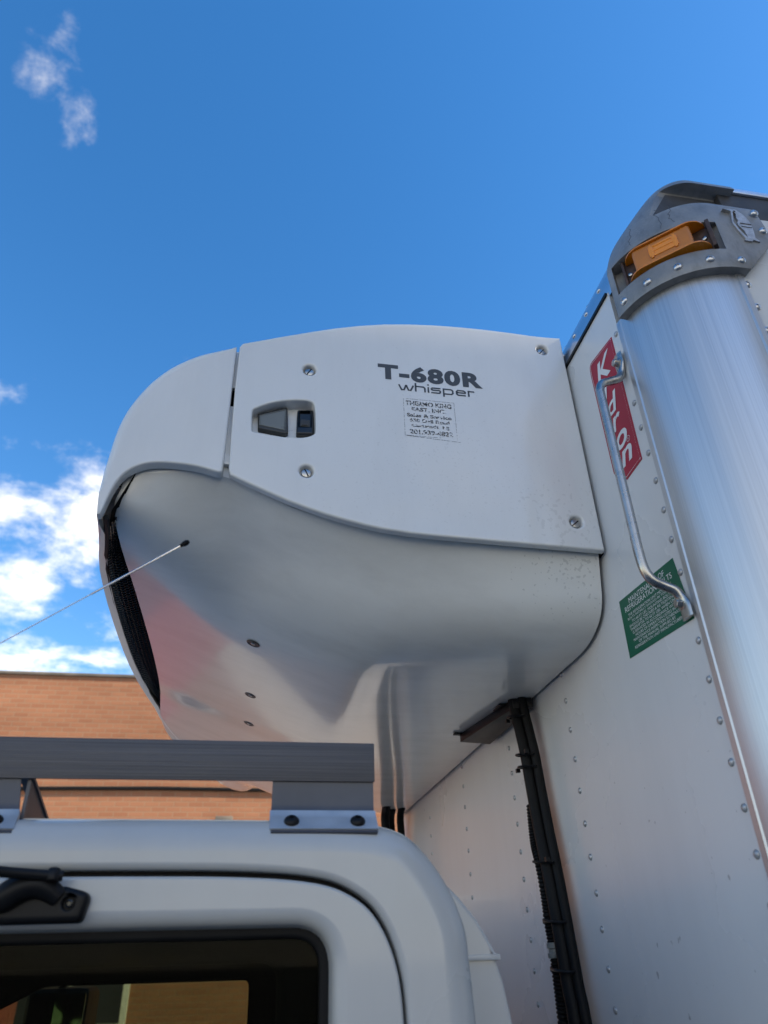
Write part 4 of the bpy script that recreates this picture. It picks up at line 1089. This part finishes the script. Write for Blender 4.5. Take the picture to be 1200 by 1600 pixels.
# --- top cover, frame behind the joints, rear seal
tp = [p for p in PE if p.y > 2.845 and p.x > -.70]
tp = sorted(tp, key=lambda p: p.x)
rows = [[(p.x, y, p.y - .002 + .010 * math.sin(math.pi * (y - 1.07) / 1.96)) for y in (1.092, 1.2, 1.5, 1.96, 2.4, 2.7, 3.01)] for p in tp]
b = MB(); b.add(*grid(rows)); o = b.obj("top_cover", MT['panel'], RU, sharp=60); solidify(o, .008, -1)
# far side panel
b = MB(); b.add(*[miru(pillow(PE, PY, rlist, .026, [], 4)[0]), pillow(PE, PY, rlist, .026, [], 4)[1]]); b.obj("access_panel", MT['panel'], RU, sharp=45)
b = MB(); b.box((-.735, 1.115, 2.56), (-.03, 2.90, 2.80)); b.obj("light_block", MT['interior'], RU)  # dark block added inside the unit to stop light leaking through
b = MB(); b.box((-.735, 1.086, 2.585), (-.672, 1.096, 2.70)); b.box((-.735, 1.086, 2.745), (-.672, 1.096, 2.841)); b.obj("joint_strip", MT['panel'], RU, bevel=.002)
b = MB(); b.box((-.72, 1.082, 2.562), (-.68, 1.094, 2.585)); b.obj("joint_strip", MT['panel'], RU, bevel=.002)
b = MB(); b.box((-.0075, 1.088, 2.43), (.0, 3.0, 2.955)); b.box((-.0075, 1.40, 2.302), (.0, 2.70, 2.43)); b.obj("rear_seal", MT['rubber'], RU)
# drain bracket under the rear edge
b = MB(); b.add(*prism([Vector(p) for p in ((-.094, 1.815), (-.052, 1.515), (-.012, 1.50), (-.010, 1.83))], 2.268, 2.2885, lambda a, c, z: (a, c, z)))
b.box((-.112, 1.80, 2.2845), (-.085, 1.817, 2.2885)); b.box((-.072, 1.55, 2.2845), (-.05, 1.60, 2.2885)); BK = b.obj("cable_bracket", MT['black'], RU, bevel=.0015)

# ------------------------------------------------------------------ cables down the wall
CB = thing("cable_bundle", "black cable bundle with corrugated conduit running down the truck's front wall", "cable", (-.035, 1.5, 2.29))
mainp = [(-.045, 1.530, 2.300), (-.042, 1.5255, 2.2517), (-.036, 1.5159, 2.1662), (-.034, 1.5115, 2.1001), (-.034, 1.4960, 2.0111), (-.034, 1.4825, 1.9514), (-.034, 1.4690, 1.8736), (-.034, 1.4590, 1.8012), (-.034, 1.4540, 1.7525), (-.034, 1.4440, 1.6969), (-.034, 1.43, 1.5), (-.034, 1.43, 1.0)]
mc = catmull(mainp, 6)
b = MB(); b.add(*tube_geo(mc, .0135, 14)); b.obj("sleeve", MT['rubber'], CB, sharp=60)
b = MB(); b.add(*tube_geo([q + Vector((.012, -.018 - .003 * math.sin(i * .11), 0)) for i, q in enumerate(mc)], .0095, 12)); b.obj("cable", MT['rubber'], CB, sharp=60)
cg = catmull([(-.034, 1.5283, 2.07), (-.036, 1.5283, 2.0282), (-.038, 1.5231, 1.9907), (-.040, 1.5060, 1.955), (-.040, 1.4969, 1.9076), (-.040, 1.4949, 1.8534), (-.040, 1.4910, 1.8271), (-.040, 1.4866, 1.8015), (-.040, 1.4868, 1.7616), (-.040, 1.4875, 1.7229), (-.040, 1.4873, 1.6947), (-.04, 1.478, 1.5), (-.04, 1.47, 1.0)], 60)
keep = []; acc = 0; lastp = cg[0]
for q in cg:
    if (q - lastp).length >= .0018: keep.append(q); lastp = q
b = MB(); b.add(*tube_geo(keep, [.0092 + (.0012 if (i // 1) % 3 else -.0010) for i in range(len(keep))], 10)); b.obj("corrugated_conduit", MT['rubber'], CB, sharp=30)
tie_z = (2.2500, 2.166, 2.1406, 1.9557, 1.8541, 1.7771)
for i, tz in enumerate(tie_z):
    k = min(range(len(mc)), key=lambda j: abs(mc[j].z - tz)); c = mc[k]
    two = tz < 2.0
    ring = []
    for a in range(0, 360, 20):
        ry_ = (.033 if two else .028); ring.append(Vector((c.x - .002 + .0195 * math.cos(R(a)), c.y + (.008 if two else -.003) + ry_ * math.sin(R(a)), tz + .004 * math.sin(R(a)))))
    ring.append(ring[0])
    b = MB(); b.add(*tube_geo(ring, .0026, 6, False))
    sgn = -1 if i in (1, 3) else 1
    b.box((c.x - .016, c.y + sgn * .034 - .005, tz - .004), (c.x - .008, c.y + sgn * .034 + .004, tz + .004)); b.obj("cable_tie", MT['black'], CB, sharp=40)
b = MB(); b.add(*lathe_geo([(.0125, -.012), (.0135, -.010), (.0135, -.004), (.011, -.003), (.011, .003), (.0135, .004), (.0135, .012), (.0115, .013)], (-.040, 1.4866, 1.806), (0, .03, 1), 12)); b.obj("conduit_joint", MT['latch'], CB)

HB = thing("hose_cluster", "short black hoses hanging below the far end of the refrigeration unit", "hose", (-.06, 2.93, 2.28))
for dx, dy, rd_ in ((-.10, 2.90, .016), (-.07, 2.96, .018), (-.035, 2.93, .014)):
    b = MB(); b.add(*tube_geo(catmull([(dx, dy - .05, 2.30), (dx, dy, 2.26), (dx + .005, dy + .01, 2.15), (dx - .006, dy + .02, 1.9), (dx, dy + .02, 1.4)], 6), rd_, 10)); b.obj("hose", MT['rubber'], HB)

# ------------------------------------------------------------------ red van parked by the far pavement
VN = thing("parked_van", "plain red van parked along the far kerb in front of the brick building", "van", (-3.6, 5.6, 0))
vp = ccw(rpoly([(-2.1, .45, .08), (-2.1, 2.05, .15), (-4.2, 2.10, .25), (-4.9, 1.25, .15), (-5.9, 1.05, .2), (-6.05, .45, .1)], 5))
V, F, _, _ = pillow(vp, 4.75, .05, .85, [], 4); b = MB(); b.add(V, F); b.add(*[[Vector((q.x, 2 * 5.6 - q.y, q.z)) for q in V], F]); b.obj("body", MT['red_van'], VN, sharp=45)
b = MB()
for x0, x1, z0, z1 in ((-4.4, -3.6, 1.3, 1.85), (-3.5, -2.6, 1.3, 1.85)):
    b.box((x0, 4.735, z0), (x1, 4.752, z1)); 
b.obj("window", MT['bglass'], VN, bevel=.004)
for x in (-5.2, -2.0):
    for y in (4.82, 6.38):
        b = MB(); b.add(*lathe_geo([(.2, -.1), (.33, -.1), (.35, -.07), (.35, .07), (.33, .1), (.2, .1)], (x, y, .35), (0, 1, 0), 24)); ty = b.obj("wheel", MT['tyre'], VN)
        b = MB(); b.add(*lathe_geo([(.2, -.09), (.16, -.07), (.05, -.09), (.05, .09), (.16, .07), (.2, .09)], (x, y, .35), (0, 1, 0), 16)); b.obj("rim", MT['wheel'], ty)
